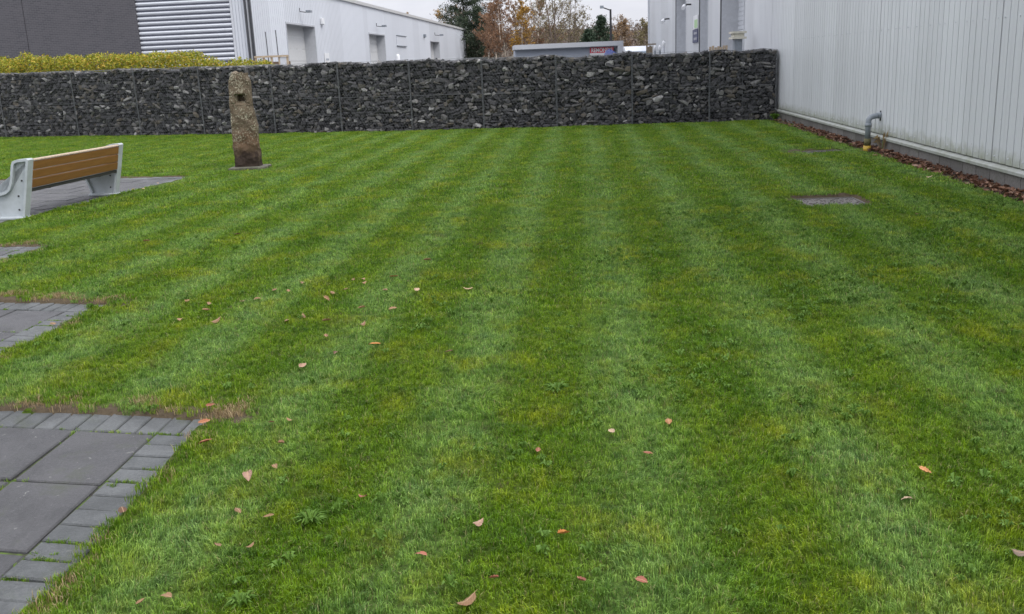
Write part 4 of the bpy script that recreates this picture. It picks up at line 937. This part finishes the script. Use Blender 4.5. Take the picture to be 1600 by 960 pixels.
# ------------------------------------------------------------------ sunk covers
for i, ((a0, b0), (a1, b1)) in enumerate(COVERS):
    cv = thing('inspection_cover', ['gravelly inspection cover sunk in the turf right of the stripes', 'small overgrown cover in the turf near the drain pipe'][i], 'cover', ((a0+a1)/2, (b0+b1)/2, -0.05), [R(-4), R(3)][i], 'sunk covers in the lawn')
    w, h = (a1-a0)/2, (b1-b0)/2
    MB().box(-w+.03,-h+.03,-.03,w-.03,h-.03,.012).build('plate', MAT['gravel'], cv)
    fr = MB()
    for q in ((-w,-h,w,-h+.028),(-w,h-.028,w,h),(-w,-h+.029,-w+.028,h-.029),(w-.028,-h+.029,w,h-.029)): fr.box(q[0],q[1],-.03,q[2],q[3],.02)
    fr.build('frame', MAT['gravel'], cv)
    gm, gf, gt = [], [], []
    for k in range(260):
        vv, fs = random.choice(SV); s_ = random.uniform(.008,.022); b = len(gm); q = vv*np.array([s_*1.3,s_,s_*.7]) + np.array([random.uniform(-w+.03,w-.03), random.uniform(-h+.03,h-.03), .014]); gm.extend(q.tolist()); gf.extend([tuple(v+b for v in f_) for f_ in fs]); gt.extend([random.random()]*len(q))
    gme = bpy.data.meshes.new('grit'); gme.from_pydata(gm, [], gf); gme.materials.append(MAT['gravel']); tag(mobj('grit', gme, cv), kind='stuff')

# ------------------------------------------------------------------ grass, weeds, litter (stuff)
PC = [0]
def blade_patch(name, n, rad, hgt, wid, lean, mat, seed):
    rng = np.random.RandomState(seed); V, Fc, Tn = [], [], []
    for i in range(n):
        r_ = rad*math.sqrt(rng.rand()); a = rng.rand()*6.283; x, y = r_*math.cos(a), r_*math.sin(a)
        h = hgt*rng.uniform(.55,1.25); w = wid*rng.uniform(.7,1.3); az = rng.rand()*6.283
        lx_, ly_ = math.cos(az)*rng.uniform(.1,.75) , math.sin(az)*rng.uniform(.1,.75) + lean
        sx, sy = math.cos(az+1.57+rng.normal()*.5)*w/2, math.sin(az+1.57+rng.normal()*.5)*w/2
        m1 = (x+lx_*h*.35, y+ly_*h*.35, h*.62); tip = (x+lx_*h*1.0, y+ly_*h*1.0, h*max(.35, 1-.32*(lx_*lx_+ly_*ly_)))
        b = len(V); V += [(x-sx,y-sy,-.006),(x+sx,y+sy,-.006),(m1[0]+sx*.85,m1[1]+sy*.85,m1[2]),(m1[0]-sx*.85,m1[1]-sy*.85,m1[2]),tip]
        Fc += [(b,b+1,b+2,b+3),(b+3,b+2,b+4)]; Tn += [rng.rand()]*5
    me = bpy.data.meshes.new(name); me.from_pydata(V, [], Fc); me.materials.append(mat); q = me.attributes.new('tone','FLOAT','POINT'); q.data.foreach_set('value', Tn)
    o = bpy.data.objects.new(name, me); return o
def scatter(name, protos, P, RZ, S, VI, label, cat, tilt=None):
    """one stuff object: points carrying rotation/scale/variant, prototypes instanced on them"""
    col = bpy.data.collections.new(name + '_prototypes')
    for i_, o in enumerate(protos): o.name = 'proto_%03d' % (i_ + PC[0]); col.objects.link(o)      # picked by name order
    PC[0] += len(protos)
    me = bpy.data.meshes.new(name); me.from_pydata(P.tolist(), [], [])
    q = me.attributes.new('rot','FLOAT_VECTOR','POINT'); q.data.foreach_set('vector', np.stack([np.zeros_like(RZ) if tilt is None else tilt, np.zeros_like(RZ), RZ], -1).ravel().astype(np.float32))
    q = me.attributes.new('siz','FLOAT','POINT'); q.data.foreach_set('value', S.astype(np.float32))
    q = me.attributes.new('var','INT','POINT'); q.data.foreach_set('value', VI.astype(np.int32))
    ob = link(bpy.data.objects.new(name, me)); tag(ob, label, cat, kind='stuff')
    ng = bpy.data.node_groups.new(name, 'GeometryNodeTree'); ng.interface.new_socket('Geometry', in_out='INPUT', socket_type='NodeSocketGeometry'); ng.interface.new_socket('Geometry', in_out='OUTPUT', socket_type='NodeSocketGeometry')
    N = ng.nodes; gi = N.new('NodeGroupInput'); go = N.new('NodeGroupOutput'); ip = N.new('GeometryNodeInstanceOnPoints'); ci = N.new('GeometryNodeCollectionInfo')
    ci.inputs['Collection'].default_value = col; ci.inputs['Separate Children'].default_value = True; ci.inputs['Reset Children'].default_value = True
    def attr(nm, ty): a = N.new('GeometryNodeInputNamedAttribute'); a.data_type = ty; a.inputs['Name'].default_value = nm; return a.outputs[0]
    Lk = ng.links.new; Lk(gi.outputs[0], ip.inputs['Points']); Lk(ci.outputs[0], ip.inputs['Instance']); ip.inputs['Pick Instance'].default_value = True
    Lk(attr('var','INT'), ip.inputs['Instance Index']); Lk(attr('rot','FLOAT_VECTOR'), ip.inputs['Rotation']); Lk(attr('siz','FLOAT'), ip.inputs['Scale']); Lk(ip.outputs[0], go.inputs[0])
    md = ob.modifiers.new('scatter', 'NODES'); md.node_group = ng
    return ob
rng = np.random.RandomState(3)
def lawn_points(y0, y1, dens, margin=1.3):
    hw = lambda y: 0.60*y + margin
    n = int((2*hw(y1))*(y1-y0)*dens); x = rng.uniform(-hw(y1), hw(y1), n); y = rng.uniform(y0, y1, n)
    D, T = edge_dist(x, y); k = (np.abs(x) < hw(y)) & ok_lawn(x, y) & (x > -19.5) & (x < WX(y) - 0.10)
    jit = 0.030*vnoise(x, y, 3.3, 2.0) + rng.normal(0, .010, n); k &= (D + jit < 0.004)
    soil = np.clip(1 - T/0.20, 0, 1); k &= rng.rand(n) > soil*0.95*np.clip(0.55+1.2*vnoise(x, y, 3.4, 6.0), 0.12, 1)
    for (a0, b0), (a1, b1) in COVERS:
        dc = np.minimum(np.minimum(x-a0, a1-x), np.minimum(y-b0, b1-y)); k &= dc < -0.015
    wl = WX(y) - x; k &= rng.rand(n) > np.clip(1 - (wl-.22)/.18, 0, 1)*0.96
    k &= ~((np.hypot((x-5.35)/.62, (y-17.1)/.55) < 1) & (rng.rand(n) < 0.72))
    bare = vnoise(x, y, 1.6, 9.0); k &= ~((bare > 0.90) & (rng.rand(n) < 0.35))
    x, y = x[k], y[k]; return x, y
def dirs(x, y):
    sx = x - 0.08*y + 0.1*vnoise(x, y, 0.4, 3.0)*0.4; light = np.cos((sx + 0.665)*2*math.pi/STRIPE) > 0
    return np.where(light, 0.0, math.pi) + rng.normal(0, 1.0, len(x)), light
def square_patch(name, size, n, hgt, wid, lean, seed):
    """a square piece of turf, blades leaning the way the mower went"""
    r_ = np.random.RandomState(seed); N0 = int(n*2.2); x = r_.uniform(-.5, .5, N0)*size*1.06; y = r_.uniform(-.5, .5, N0)*size*1.06
    cl_ = np.array([mnoise.noise((a*34, b*34, seed*3.7)) + 0.5*mnoise.noise((a*80, b*80, seed*1.9)) for a, b in zip(x, y)])      # clumps and gaps
    k = r_.rand(N0) < np.clip(0.52 + 0.95*cl_, 0.05, 1.0); x, y, cl_ = x[k][:n], y[k][:n], cl_[k][:n]; n = len(x)
    h = hgt*r_.uniform(.45, 1.25, n)*np.clip(1 + 0.75*cl_, .5, 1.6)*np.where(r_.rand(n) < .035, 1.5, 1.0); w = wid*r_.uniform(.6, 1.3, n); az = r_.rand(n)*6.283; q = r_.uniform(.1, .95, n)
    lx = np.cos(az)*q; ly = np.sin(az)*q + lean; sa = az + 1.57 + r_.normal(0, .6, n); sx = np.cos(sa)*w/2; sy = np.sin(sa)*w/2
    mz = h*.6; tz = h*np.maximum(.25, 1 - .36*(lx*lx+ly*ly)); mx_ = x+lx*h*.35; my = y+ly*h*.35
    V = np.stack([np.stack([x-sx, y-sy, np.full(n, -.008)], -1), np.stack([x+sx, y+sy, np.full(n, -.008)], -1), np.stack([mx_+sx*.85, my+sy*.85, mz], -1), np.stack([mx_-sx*.85, my-sy*.85, mz], -1), np.stack([x+lx*h, y+ly*h, tz], -1)], 1).reshape(-1, 3)
    b = np.arange(n)*5; Fc = [tuple(v) for v in np.stack([b, b+1, b+2, b+3], -1).tolist()] + [tuple(v) for v in np.stack([b+3, b+2, b+4], -1).tolist()]
    me = bpy.data.meshes.new(name); me.from_pydata(V.tolist(), [], Fc); me.materials.append(MAT['grass']); a = me.attributes.new('tone', 'FLOAT', 'POINT'); a.data.foreach_set('value', np.repeat(r_.rand(n), 5).astype(np.float32))
    return bpy.data.objects.new(name, me)
SA = math.atan(0.08)
def clean(x, y, m):
    D, T = edge_dist(x, y); k = (D < -0.03 - m) & (T > 0.26 + m) & (WX(y) - x > 0.42 + m) & (GY(x) - y > 0.05 + m) & (vnoise(x, y, 1.6, 9.0) < 0.90)
    k &= (np.hypot(x + 4.77, y - 18.12) > 0.55) & (np.hypot(x - 5.45, (y - 17.0)*0.8) > 0.75)
    for (a0, b0), (a1, b1) in COVERS: k &= np.minimum(np.minimum(x-a0, a1-x), np.minimum(y-b0, b1-y)) < -0.06 - m
    return k
def grid_patches(y0, y1, size):
    """cells in rows along the mowing direction, a whole number of cells to a stripe"""
    ss_ = np.arange(-24, 24, size); ll = np.arange(y0 - 2, y1 + 3, size); S_, L_ = np.meshgrid(ss_, ll)
    S_, L_ = S_.ravel() - 0.665 - STRIPE/4 + size/2, L_.ravel(); y = L_; x = S_ + 0.08*y
    k = (np.abs(x) < 0.60*y + 1.4) & (y >= y0) & (y < y1) & (x > -19.5)
    for dx in (-.5, 0, .5):
        for dy in (-.5, 0, .5): k &= clean(x + dx*size, y + dy*size, 0.0)
    return x[k], y[k]
def vec_scatter(name, protos, x, y, rz, sc_, vi, label):
    return scatter(name, protos, np.stack([x, y, lawn_z(x, y)], -1), rz, sc_, vi, label, 'grass')
def lay(y0, y1, size, protos, tuft, tuft_dens, label):
    x, y = grid_patches(y0, y1, size); occ = set()
    cell = lambda x, y: (np.floor((x - 0.08*y + 0.665 + STRIPE/4)/size + 1e-6).astype(int), np.floor((y - (y0 - 2))/size + 0.5).astype(int))
    ci, cj = cell(x, y); occ = set(zip(ci.tolist(), cj.tolist()))
    ph = np.cos((x - 0.08*y + 0.665 + 0.12*vnoise(x, y, .5, 3.0))*2*math.pi/STRIPE) > 0; ph = np.where(rng.rand(len(x)) < np.clip((-x - 2.0)/5, 0, .8), rng.rand(len(x)) < .5, ph)
    rz = np.where(ph, 0.0, math.pi) - SA + np.where(rng.rand(len(x)) < 0.3, math.pi/2*np.sign(rng.rand(len(x))-.5), 0.0); npz = len(protos) // 2
    vi = rng.randint(0, npz, len(x)) + np.where(rng.rand(len(x)) < 0.22 + 0.25*(vnoise(x, y, .7, 8.0) > 0.2), npz, 0)
    sz = np.ones(len(x))
    tx_, ty_ = lawn_points(y0, y1, tuft_dens); ti, tj = cell(tx_, ty_); k = np.array([q not in occ for q in zip(ti.tolist(), tj.tolist())]); tx_, ty_ = tx_[k], ty_[k]
    X_ = np.concatenate([x, tx_]); Y_ = np.concatenate([y, ty_]); RZ = np.concatenate([rz, rng.rand(len(tx_))*6.28]); S_ = np.concatenate([sz, rng.uniform(.55, 1.15, len(tx_))]); VI = np.concatenate([vi, len(protos) + rng.randint(0, len(tuft), len(tx_))])
    vec_scatter('grass', protos + tuft, X_, Y_, RZ, S_, VI, label)
pa = [square_patch('turf_a%02d' % i, .22, 1350, .026, .0026, .34, 300+i) for i in range(8)] + [square_patch('turf_b%02d' % i, .22, 1100, .023, .0026, .0, 320+i) for i in range(8)]
ta = [blade_patch('tuft_%d' % i, 34, 0.035, 0.033, 0.0028, 0.0, MAT['grass'], 10+i) for i in range(5)]
lay(2.0, 6.6, .22, pa, ta, 620, 'short mown grass of the lawn nearest the camera')
pb = [square_patch('turf_c%02d' % i, .22, 640, .027, .0040, .36, 400+i) for i in range(6)] + [square_patch('turf_d%02d' % i, .22, 480, .027, .0042, .0, 420+i) for i in range(6)]
tb_ = [blade_patch('tuft_m%d' % i, 26, 0.045, 0.033, 0.0042, 0.0, MAT['grass'], 20+i) for i in range(4)]
lay(6.6, 12.0, .22, pb, tb_, 330, 'short mown grass across the middle of the striped lawn')
pc = [square_patch('turf_e%02d' % i, .44, 1000, .031, .0075, .38, 500+i) for i in range(6)] + [square_patch('turf_f%02d' % i, .44, 900, .028, .0075, .0, 520+i) for i in range(6)]
tc_ = [blade_patch('tuft_f%d' % i, 26, 0.07, 0.032, 0.0075, 0.0, MAT['grass'], 60+i) for i in range(4)]
lay(12.0, 33.5, .44, pc, tc_, 140, 'short mown grass of the far lawn below the gabions')
# broad-leaved weeds, in patches
def rosette(name, n, L, wdt, seed, rise):
    r_ = random.Random(seed); V, Fc, Tn = [], [], []
    for i in range(n):
        a = i*2.4 + r_.uniform(-.4,.4); l = L*r_.uniform(.6,1.1); d = Vector((math.cos(a), math.sin(a), 0)); s_ = Vector((-d.y, d.x, 0))*wdt*r_.uniform(.8,1.2)
        b = len(V); up = rise*r_.uniform(.6,1.4); V += [tuple(q) for q in (d*l*.1+Vector((0,0,.004)), d*l*.55+s_+Vector((0,0,up)), d*l+Vector((0,0,up*.75)), d*l*.55-s_+Vector((0,0,up)), d*l*.55+Vector((0,0,up*.8)))]
        Fc += [(b,b+3,b+4),(b,b+4,b+1),(b+1,b+4,b+2),(b+4,b+3,b+2)]; Tn += [r_.random()*.9]*5
    me = bpy.data.meshes.new(name); me.from_pydata(V, [], Fc); me.materials.append(MAT['weed']); q = me.attributes.new('tone','FLOAT','POINT'); q.data.foreach_set('value', Tn)
    return bpy.data.objects.new(name, me)
wp = [rosette('weed_%d' % i, 7, .030, .007, i, .026) for i in range(3)] + [rosette('clover_%d' % i, 11, .026, .006, 20+i, .029) for i in range(3)]
x, y = lawn_points(2.0, 11.0, 110); den = vnoise(x, y, 1.1, 12.0) + 0.35*np.clip(x*0.5, -1, 1.2); k = rng.rand(len(x)) < np.clip((den-0.15)*1.1, 0.03, 1); x, y = x[k], y[k]
scatter('lawn_weeds', wp, np.stack([x, y, lawn_z(x, y)+.004], -1), rng.rand(len(x))*6.28, rng.uniform(.7,1.4,len(x)), rng.randint(0, 6, len(x)), 'small clover and daisy leaves growing through the near lawn', 'weeds')
# dry stalks on the bare edges of the paving
st_ = [blade_patch('dry_tuft_%d' % i, 26, 0.06, 0.030, 0.0028, 0.0, MAT['straw'], 200+i) for i in range(3)]
n = 5200; cs = []
for c0, e1, e2, l1, l2, inv in TF[:3]:
    a = rng.uniform(-.16, 2.2, n//3); b = rng.uniform(-.22, -.01, n//3); cs.append(np.column_stack([c0[0]+e1[0]*a+e2[0]*b, c0[1]+e1[1]*a+e2[1]*b]))
    a = rng.uniform(-.10, -.01, n//8); b = rng.uniform(-.1, l2, n//8); cs.append(np.column_stack([c0[0]+e1[0]*a+e2[0]*b, c0[1]+e1[1]*a+e2[1]*b]))
cs = np.concatenate(cs); D, T = edge_dist(cs[:,0], cs[:,1]); k = (D < -0.005) & (rng.rand(len(cs)) < np.clip(vnoise(cs[:,0], cs[:,1], 2.0, 7.0), 0.02, 1)*0.35); cs = cs[k]
scatter('dry_grass', st_, np.column_stack([cs, lawn_z(cs[:,0], cs[:,1])]), rng.rand(len(cs))*6.28, rng.uniform(.6,1.2,len(cs)), rng.randint(0,3,len(cs)), 'straw coloured dead grass along the paving edges', 'dry grass')
jm = [blade_patch('joint_moss_%d' % i, 12, 0.012, 0.012, 0.0022, 0.0, MAT['grass'], 700+i) for i in range(3)]
JP = []
for ti, (c0, e1, e2, l1, l2, inv) in enumerate(TF[:3]):
    for _ in range(900):
        if rng.rand() < 0.5: a = 0.235 + rng.randint(0, 5)*0.45; b = rng.uniform(0.2, l2)
        else: b = 0.235 + rng.randint(0, 4)*0.60; a = rng.uniform(0.0, 2.2)
        if rng.rand() < 0.35: b = 0.235 + rng.randint(0, 15)*0.138; a = rng.uniform(0, .235)
        q = c0 + e1*a + e2*min(b, l2)
        if vnoise(np.array([q[0]]), np.array([q[1]]), 2.6, 3.0)[0] > 0.05: JP.append((q[0] + rng.normal(0,.004), q[1] + rng.normal(0,.004), -0.022))
JP = np.array(JP); scatter('joint_moss', jm, JP, rng.rand(len(JP))*6.28, rng.uniform(.6,1.5,len(JP)), rng.randint(0,3,len(JP)), 'moss and grass growing in the joints of the paving', 'moss')
# leaves -------------------------------------------------------------------------
def leaf_shape(name, curl, fold, mat, wd=0.3, seed=0):
    """beech-like blade: pointed oval with a toothed, curled margin, sunken midrib and a stalk"""
    r_ = random.Random(seed); V, Fc = [], []; n = 9; tw = r_.uniform(-.5, .5)
    for i in range(n + 1):
        t_ = i/n; x = t_-.5; w = wd*math.sin(math.pi*min(1, t_**0.8))**0.75*(1 + (0.10 if i % 2 else -0.05)) + .003; zc = curl*(x*x*4) + r_.uniform(-.012,.012)
        for j in range(-2, 3):
            q = j/2; ed = abs(q)**2.2; V.append((x - 0.05*abs(q)*(1-t_), w*q*(1 - .35*abs(fold)*ed), zc + fold*w*1.6*ed + tw*x*q*w + (r_.uniform(-.03,.03) if abs(j) == 2 else 0) + (0.014 if (i % 2 and j) else 0)))
    for i in range(n):
        for j in range(4): a = i*5+j; Fc.append((a, a+5, a+6, a+1))
    b = len(V); zc = curl; V += [(-.5,-.012,zc),(-.5,.012,zc),(-.62,.01,zc+.03),(-.74,.04,zc+.07),(-.62,-.012,zc+.03)]; Fc += [(b,b+1,b+2,b+4),(b+4,b+2,b+3)]
    me = bpy.data.meshes.new(name); me.from_pydata(V, [], Fc); me.materials.append(mat); me.polygons.foreach_set('use_smooth', [True]*len(me.polygons)); return me
LM = [leaf_shape('leaf_blade', c_, f_, MAT['deadleaf'], w_, i) for i, (c_, f_, w_) in enumerate([(.06,.20,.30),(.12,.35,.27),(-.10,.15,.31),(.14,-.22,.27),(.05,.45,.28),(-.14,-.25,.29)])]
lit = [leaf_shape('litter_leaf', c_, f_, MAT['litter'], .3, 30+i) for i, (c_, f_) in enumerate([(.2,.3),(.35,-.3),(-.2,.2),(.1,.6)])]
lo = [bpy.data.objects.new('litter_%d' % i, q) for i, q in enumerate(lit)]
n = 2000; yy = rng.uniform(8.5, 25.2, n); off = np.abs(rng.normal(0, .10, n)) + .065; dens = np.clip(0.75 + 0.5*vnoise(yy, yy*0.3, 0.9, 2.0), .15, 1.2)*np.clip((25.6-yy)/7, .18, 1); k = (rng.rand(n) < dens) & (off < 0.42); yy, off = yy[k], off[k]
xx = WX(yy) - off; zz = lawn_z(xx, yy) + .012 + 0.075*np.clip(1-off/.3, 0, 1)*rng.rand(len(xx))
scatter('leaf_litter', lo, np.stack([xx, yy, zz], -1), rng.rand(len(xx))*6.28, rng.uniform(.055,.10,len(xx)), rng.randint(0,4,len(xx)), 'drift of brown fallen leaves along the foot of the warehouse wall', 'leaf litter', tilt=rng.normal(0,.5,len(xx)))
LEAVES = [(-1.89,7.5),(-1.76,7.4),(-1.72,7.75),(-1.48,6.58),(-1.4,7.08),(-1.4,7.33),(-1.31,7.38),(-1.29,7.71),(-1.22,7.76),(-1.19,7.62),(-1.09,6.76),(-0.99,7.36),(-0.97,7.78),(-0.73,7.23),(-0.86,6.72),(-0.34,7.26),(-0.74,8.41),(-0.88,5.84),(-0.39,5.56),(-1.24,5.38),(-1.95,7.2),(-1.02,6.32),(-1.29,6.43),(-1.58,6.51),(-2.05,7.11),(-1.22,6.03),(-1.09,5.65),(-0.16,3.3),(0.15,3.19),(0.72,4.28),(0.44,4.17),(0.19,2.86),(0.39,2.85),(-0.19,2.76),(-0.1,2.9),(0.57,3.91),(0.09,4.0),(1.65,3.6),(1.48,3.37),(1.68,2.92),(-1.16,3.82),(-1.6,3.56),(-1.12,3.22),(-1.27,2.85),(-1.2,2.89),(-1.13,4.5),(-1.21,4.46),(-1.48,4.26),(-1.55,4.5),(-1.59,4.74),(-1.07,3.93),(-1.0,3.21),(-1.1,4.19),(-1.12,3.51),(-0.98,3.44),(-2.51,7.24),(-2.37,6.65),(-2.09,6.58),(-3.86,10.11),(-3.37,6.84),(-2.3,7.1),(-2.25,6.88),(4.22,9.81),(5.58,12.66),(-5.99,15.46),(-5.76,15.26),(-5.74,15.88),(-2.94,10.33),(-0.36,3.08),(-0.64,3.6)]
SPECIAL = {27:'pinkish brown leaf low in the picture, left of the bright orange one', 28:'bright orange leaf upright in the grass near the bottom middle', 29:'orange brown leaf on the light stripe right of centre', 30:'pale curled leaf left of the orange brown one on the light stripe',
 33:'large brown leaf cut by the bottom edge of the picture', 37:'orange leaf lying alone at the lower right of the lawn', 38:'tiny pale leaf below the lone orange leaf at lower right', 39:'grey brown leaf at the right edge near the bottom corner', 40:'broad pink brown leaf lying flat beside the near paving',
 17:'bright orange leaf below the cluster of leaves left of centre', 12:'orange brown leaf at the top of the leaf cluster', 13:'pale tan leaf at the right end of the leaf cluster', 18:'small dark brown leaf right of the lone bright orange leaf', 15:'tan leaf lying apart, right of the leaf cluster',
 59:'curled brown leaf lying on the second paved area', 41:'dark leaf on the edge blocks of the nearest paving', 58:'brown leaf on the grass beside the third paved corner', 62:'brown leaf on the grass just beyond the sunk cover', 63:'pale leaf on the grass near the warehouse wall', 67:'dark leaf on the grass between bench and leaf cluster',
 47:'upright rust leaf at the broken corner of the nearest paving', 48:'rust leaf resting on the corner block of the nearest paving', 49:'reddish leaf in the bare soil at the nearest paving corner', 19:'dark pinkish leaf midway between the leaf cluster and the near paving'}
for i, (x, y) in enumerate(LEAVES):
    xa_, ya_ = np.array([x]), np.array([y]); inside = edge_dist(xa_, ya_)[0][0] > 0
    z = (-0.008 if inside else float(lawn_z(xa_, ya_)[0]) + 0.028) + 0.004
    if i in SPECIAL: lab, gr_ = SPECIAL[i], 'fallen leaves on the lawn'
    elif y > 14: lab, gr_ = 'small tan leaf on the paving edge behind the bench', 'leaves behind the bench'
    elif y > 6: lab, gr_ = 'small dry brown leaf in the loose cluster left of the lawn centre', 'leaves of the loose cluster'
    elif y > 5: lab, gr_ = 'small dark leaf between the loose cluster and the near paving', 'leaves below the cluster'
    elif x < -0.9: lab, gr_ = 'small brown leaf in the grass beside the nearest paving', 'leaves beside the nearest paving'
    else: lab, gr_ = 'small withered brown leaf sunk in the grass near the bottom middle', 'withered leaves near the bottom'
    s_ = (random.uniform(.050,.066) if y < 5 else random.uniform(.07,.085)) if i in SPECIAL else (random.uniform(.030,.05) if y < 5 else random.uniform(.05,.075))
    if i in (33, 40): s_ = 0.085
    if i in (38,30,18): s_ = 0.05
    o = mobj('fallen_leaf', LM[i % 6], None, (x, y, z), (random.gauss(0.12,.16), random.gauss(0,.16), random.uniform(0,6.28)), (s_, s_, s_)); tag(o, lab, 'leaf', gr_)
    kw = [('bright orange', (0.50, 0.20, 0.05)), ('orange brown', (0.42, 0.20, 0.08)), ('orange', (0.48, 0.23, 0.09)), ('pink', (0.40, 0.25, 0.18)), ('grey brown', (0.20, 0.15, 0.12)), ('pale', (0.52, 0.38, 0.25)), ('tan', (0.46, 0.31, 0.18)), ('dark', (0.13, 0.065, 0.035)), ('rust', (0.30, 0.11, 0.05)), ('red', (0.32, 0.11, 0.07)), ('withered', (0.17, 0.10, 0.065)), ('brown', (0.26, 0.15, 0.075))]
    o.color = (*next((c_ for k_, c_ in kw if k_ in lab.split(' leaf')[0]), (0.26, 0.15, 0.075)), 1)
for lab in set(o['label'] for o in COL.objects if o.name.startswith('fallen_leaf')):
    same = sorted([o for o in COL.objects if o.name.startswith('fallen_leaf') and o.get('label') == lab], key=lambda o: o.location.x / o.location.y)
    if len(same) > 1:
        base = lab.replace('small ', '').replace(' in the loose cluster left of the lawn centre', ' of the loose cluster left of centre').replace(' between the loose cluster and the near paving', ' below the loose cluster').replace(' sunk in the grass near the bottom middle', ' near the bottom middle')
        words = ['first','second','third','fourth','fifth','sixth','seventh','eighth','ninth','tenth','eleventh','twelfth','thirteenth','fourteenth','fifteenth','sixteenth','seventeenth','eighteenth','nineteenth','twentieth','twenty-first','twenty-second','twenty-third','twenty-fourth','twenty-fifth','twenty-sixth','twenty-seventh','twenty-eighth']
        for i, o in enumerate(same): o['label'] = base + ', ' + words[i] + ' from the left'
# a few larger plants
def plant(label, x, y, n, L, w, rise, mat='weed', cat='plant', zoff=0.01):
    q = thing('weed_plant', label, cat, (x, y, float(lawn_z(np.array([x]), np.array([y]))[0]) + zoff)); r_ = random.Random(int(x*1000))
    base = rosette('leaf', n, L, w, int(abs(x)*999), rise).data
    base.materials.clear(); base.materials.append(MAT[mat]); mobj('leaves', base, q); MB().tube([(0,0,-.01),(0,0,rise*.7)], .004, 5).build('crown_root', MAT['weed'], q)
plant('dandelion rosette of long leaves in the grass right of the near paving', -0.82, 3.43, 40, .075, .0055, .030)
plant('low weed rosette at the bottom edge beside the near paving', -0.93, 2.83, 30, .06, .006, .030)
plant('clover patch on the dark stripe in the middle of the lawn', 0.22, 4.86, 36, .085, .006, .029)
plant('leafy weed at the corner of gabion and warehouse', 7.0, 25.2, 30, .15, .03, .15)
plant('tuft of dry stalks beside the bent drain pipe', 6.32, 16.2, 16, .16, .008, .26, 'straw')
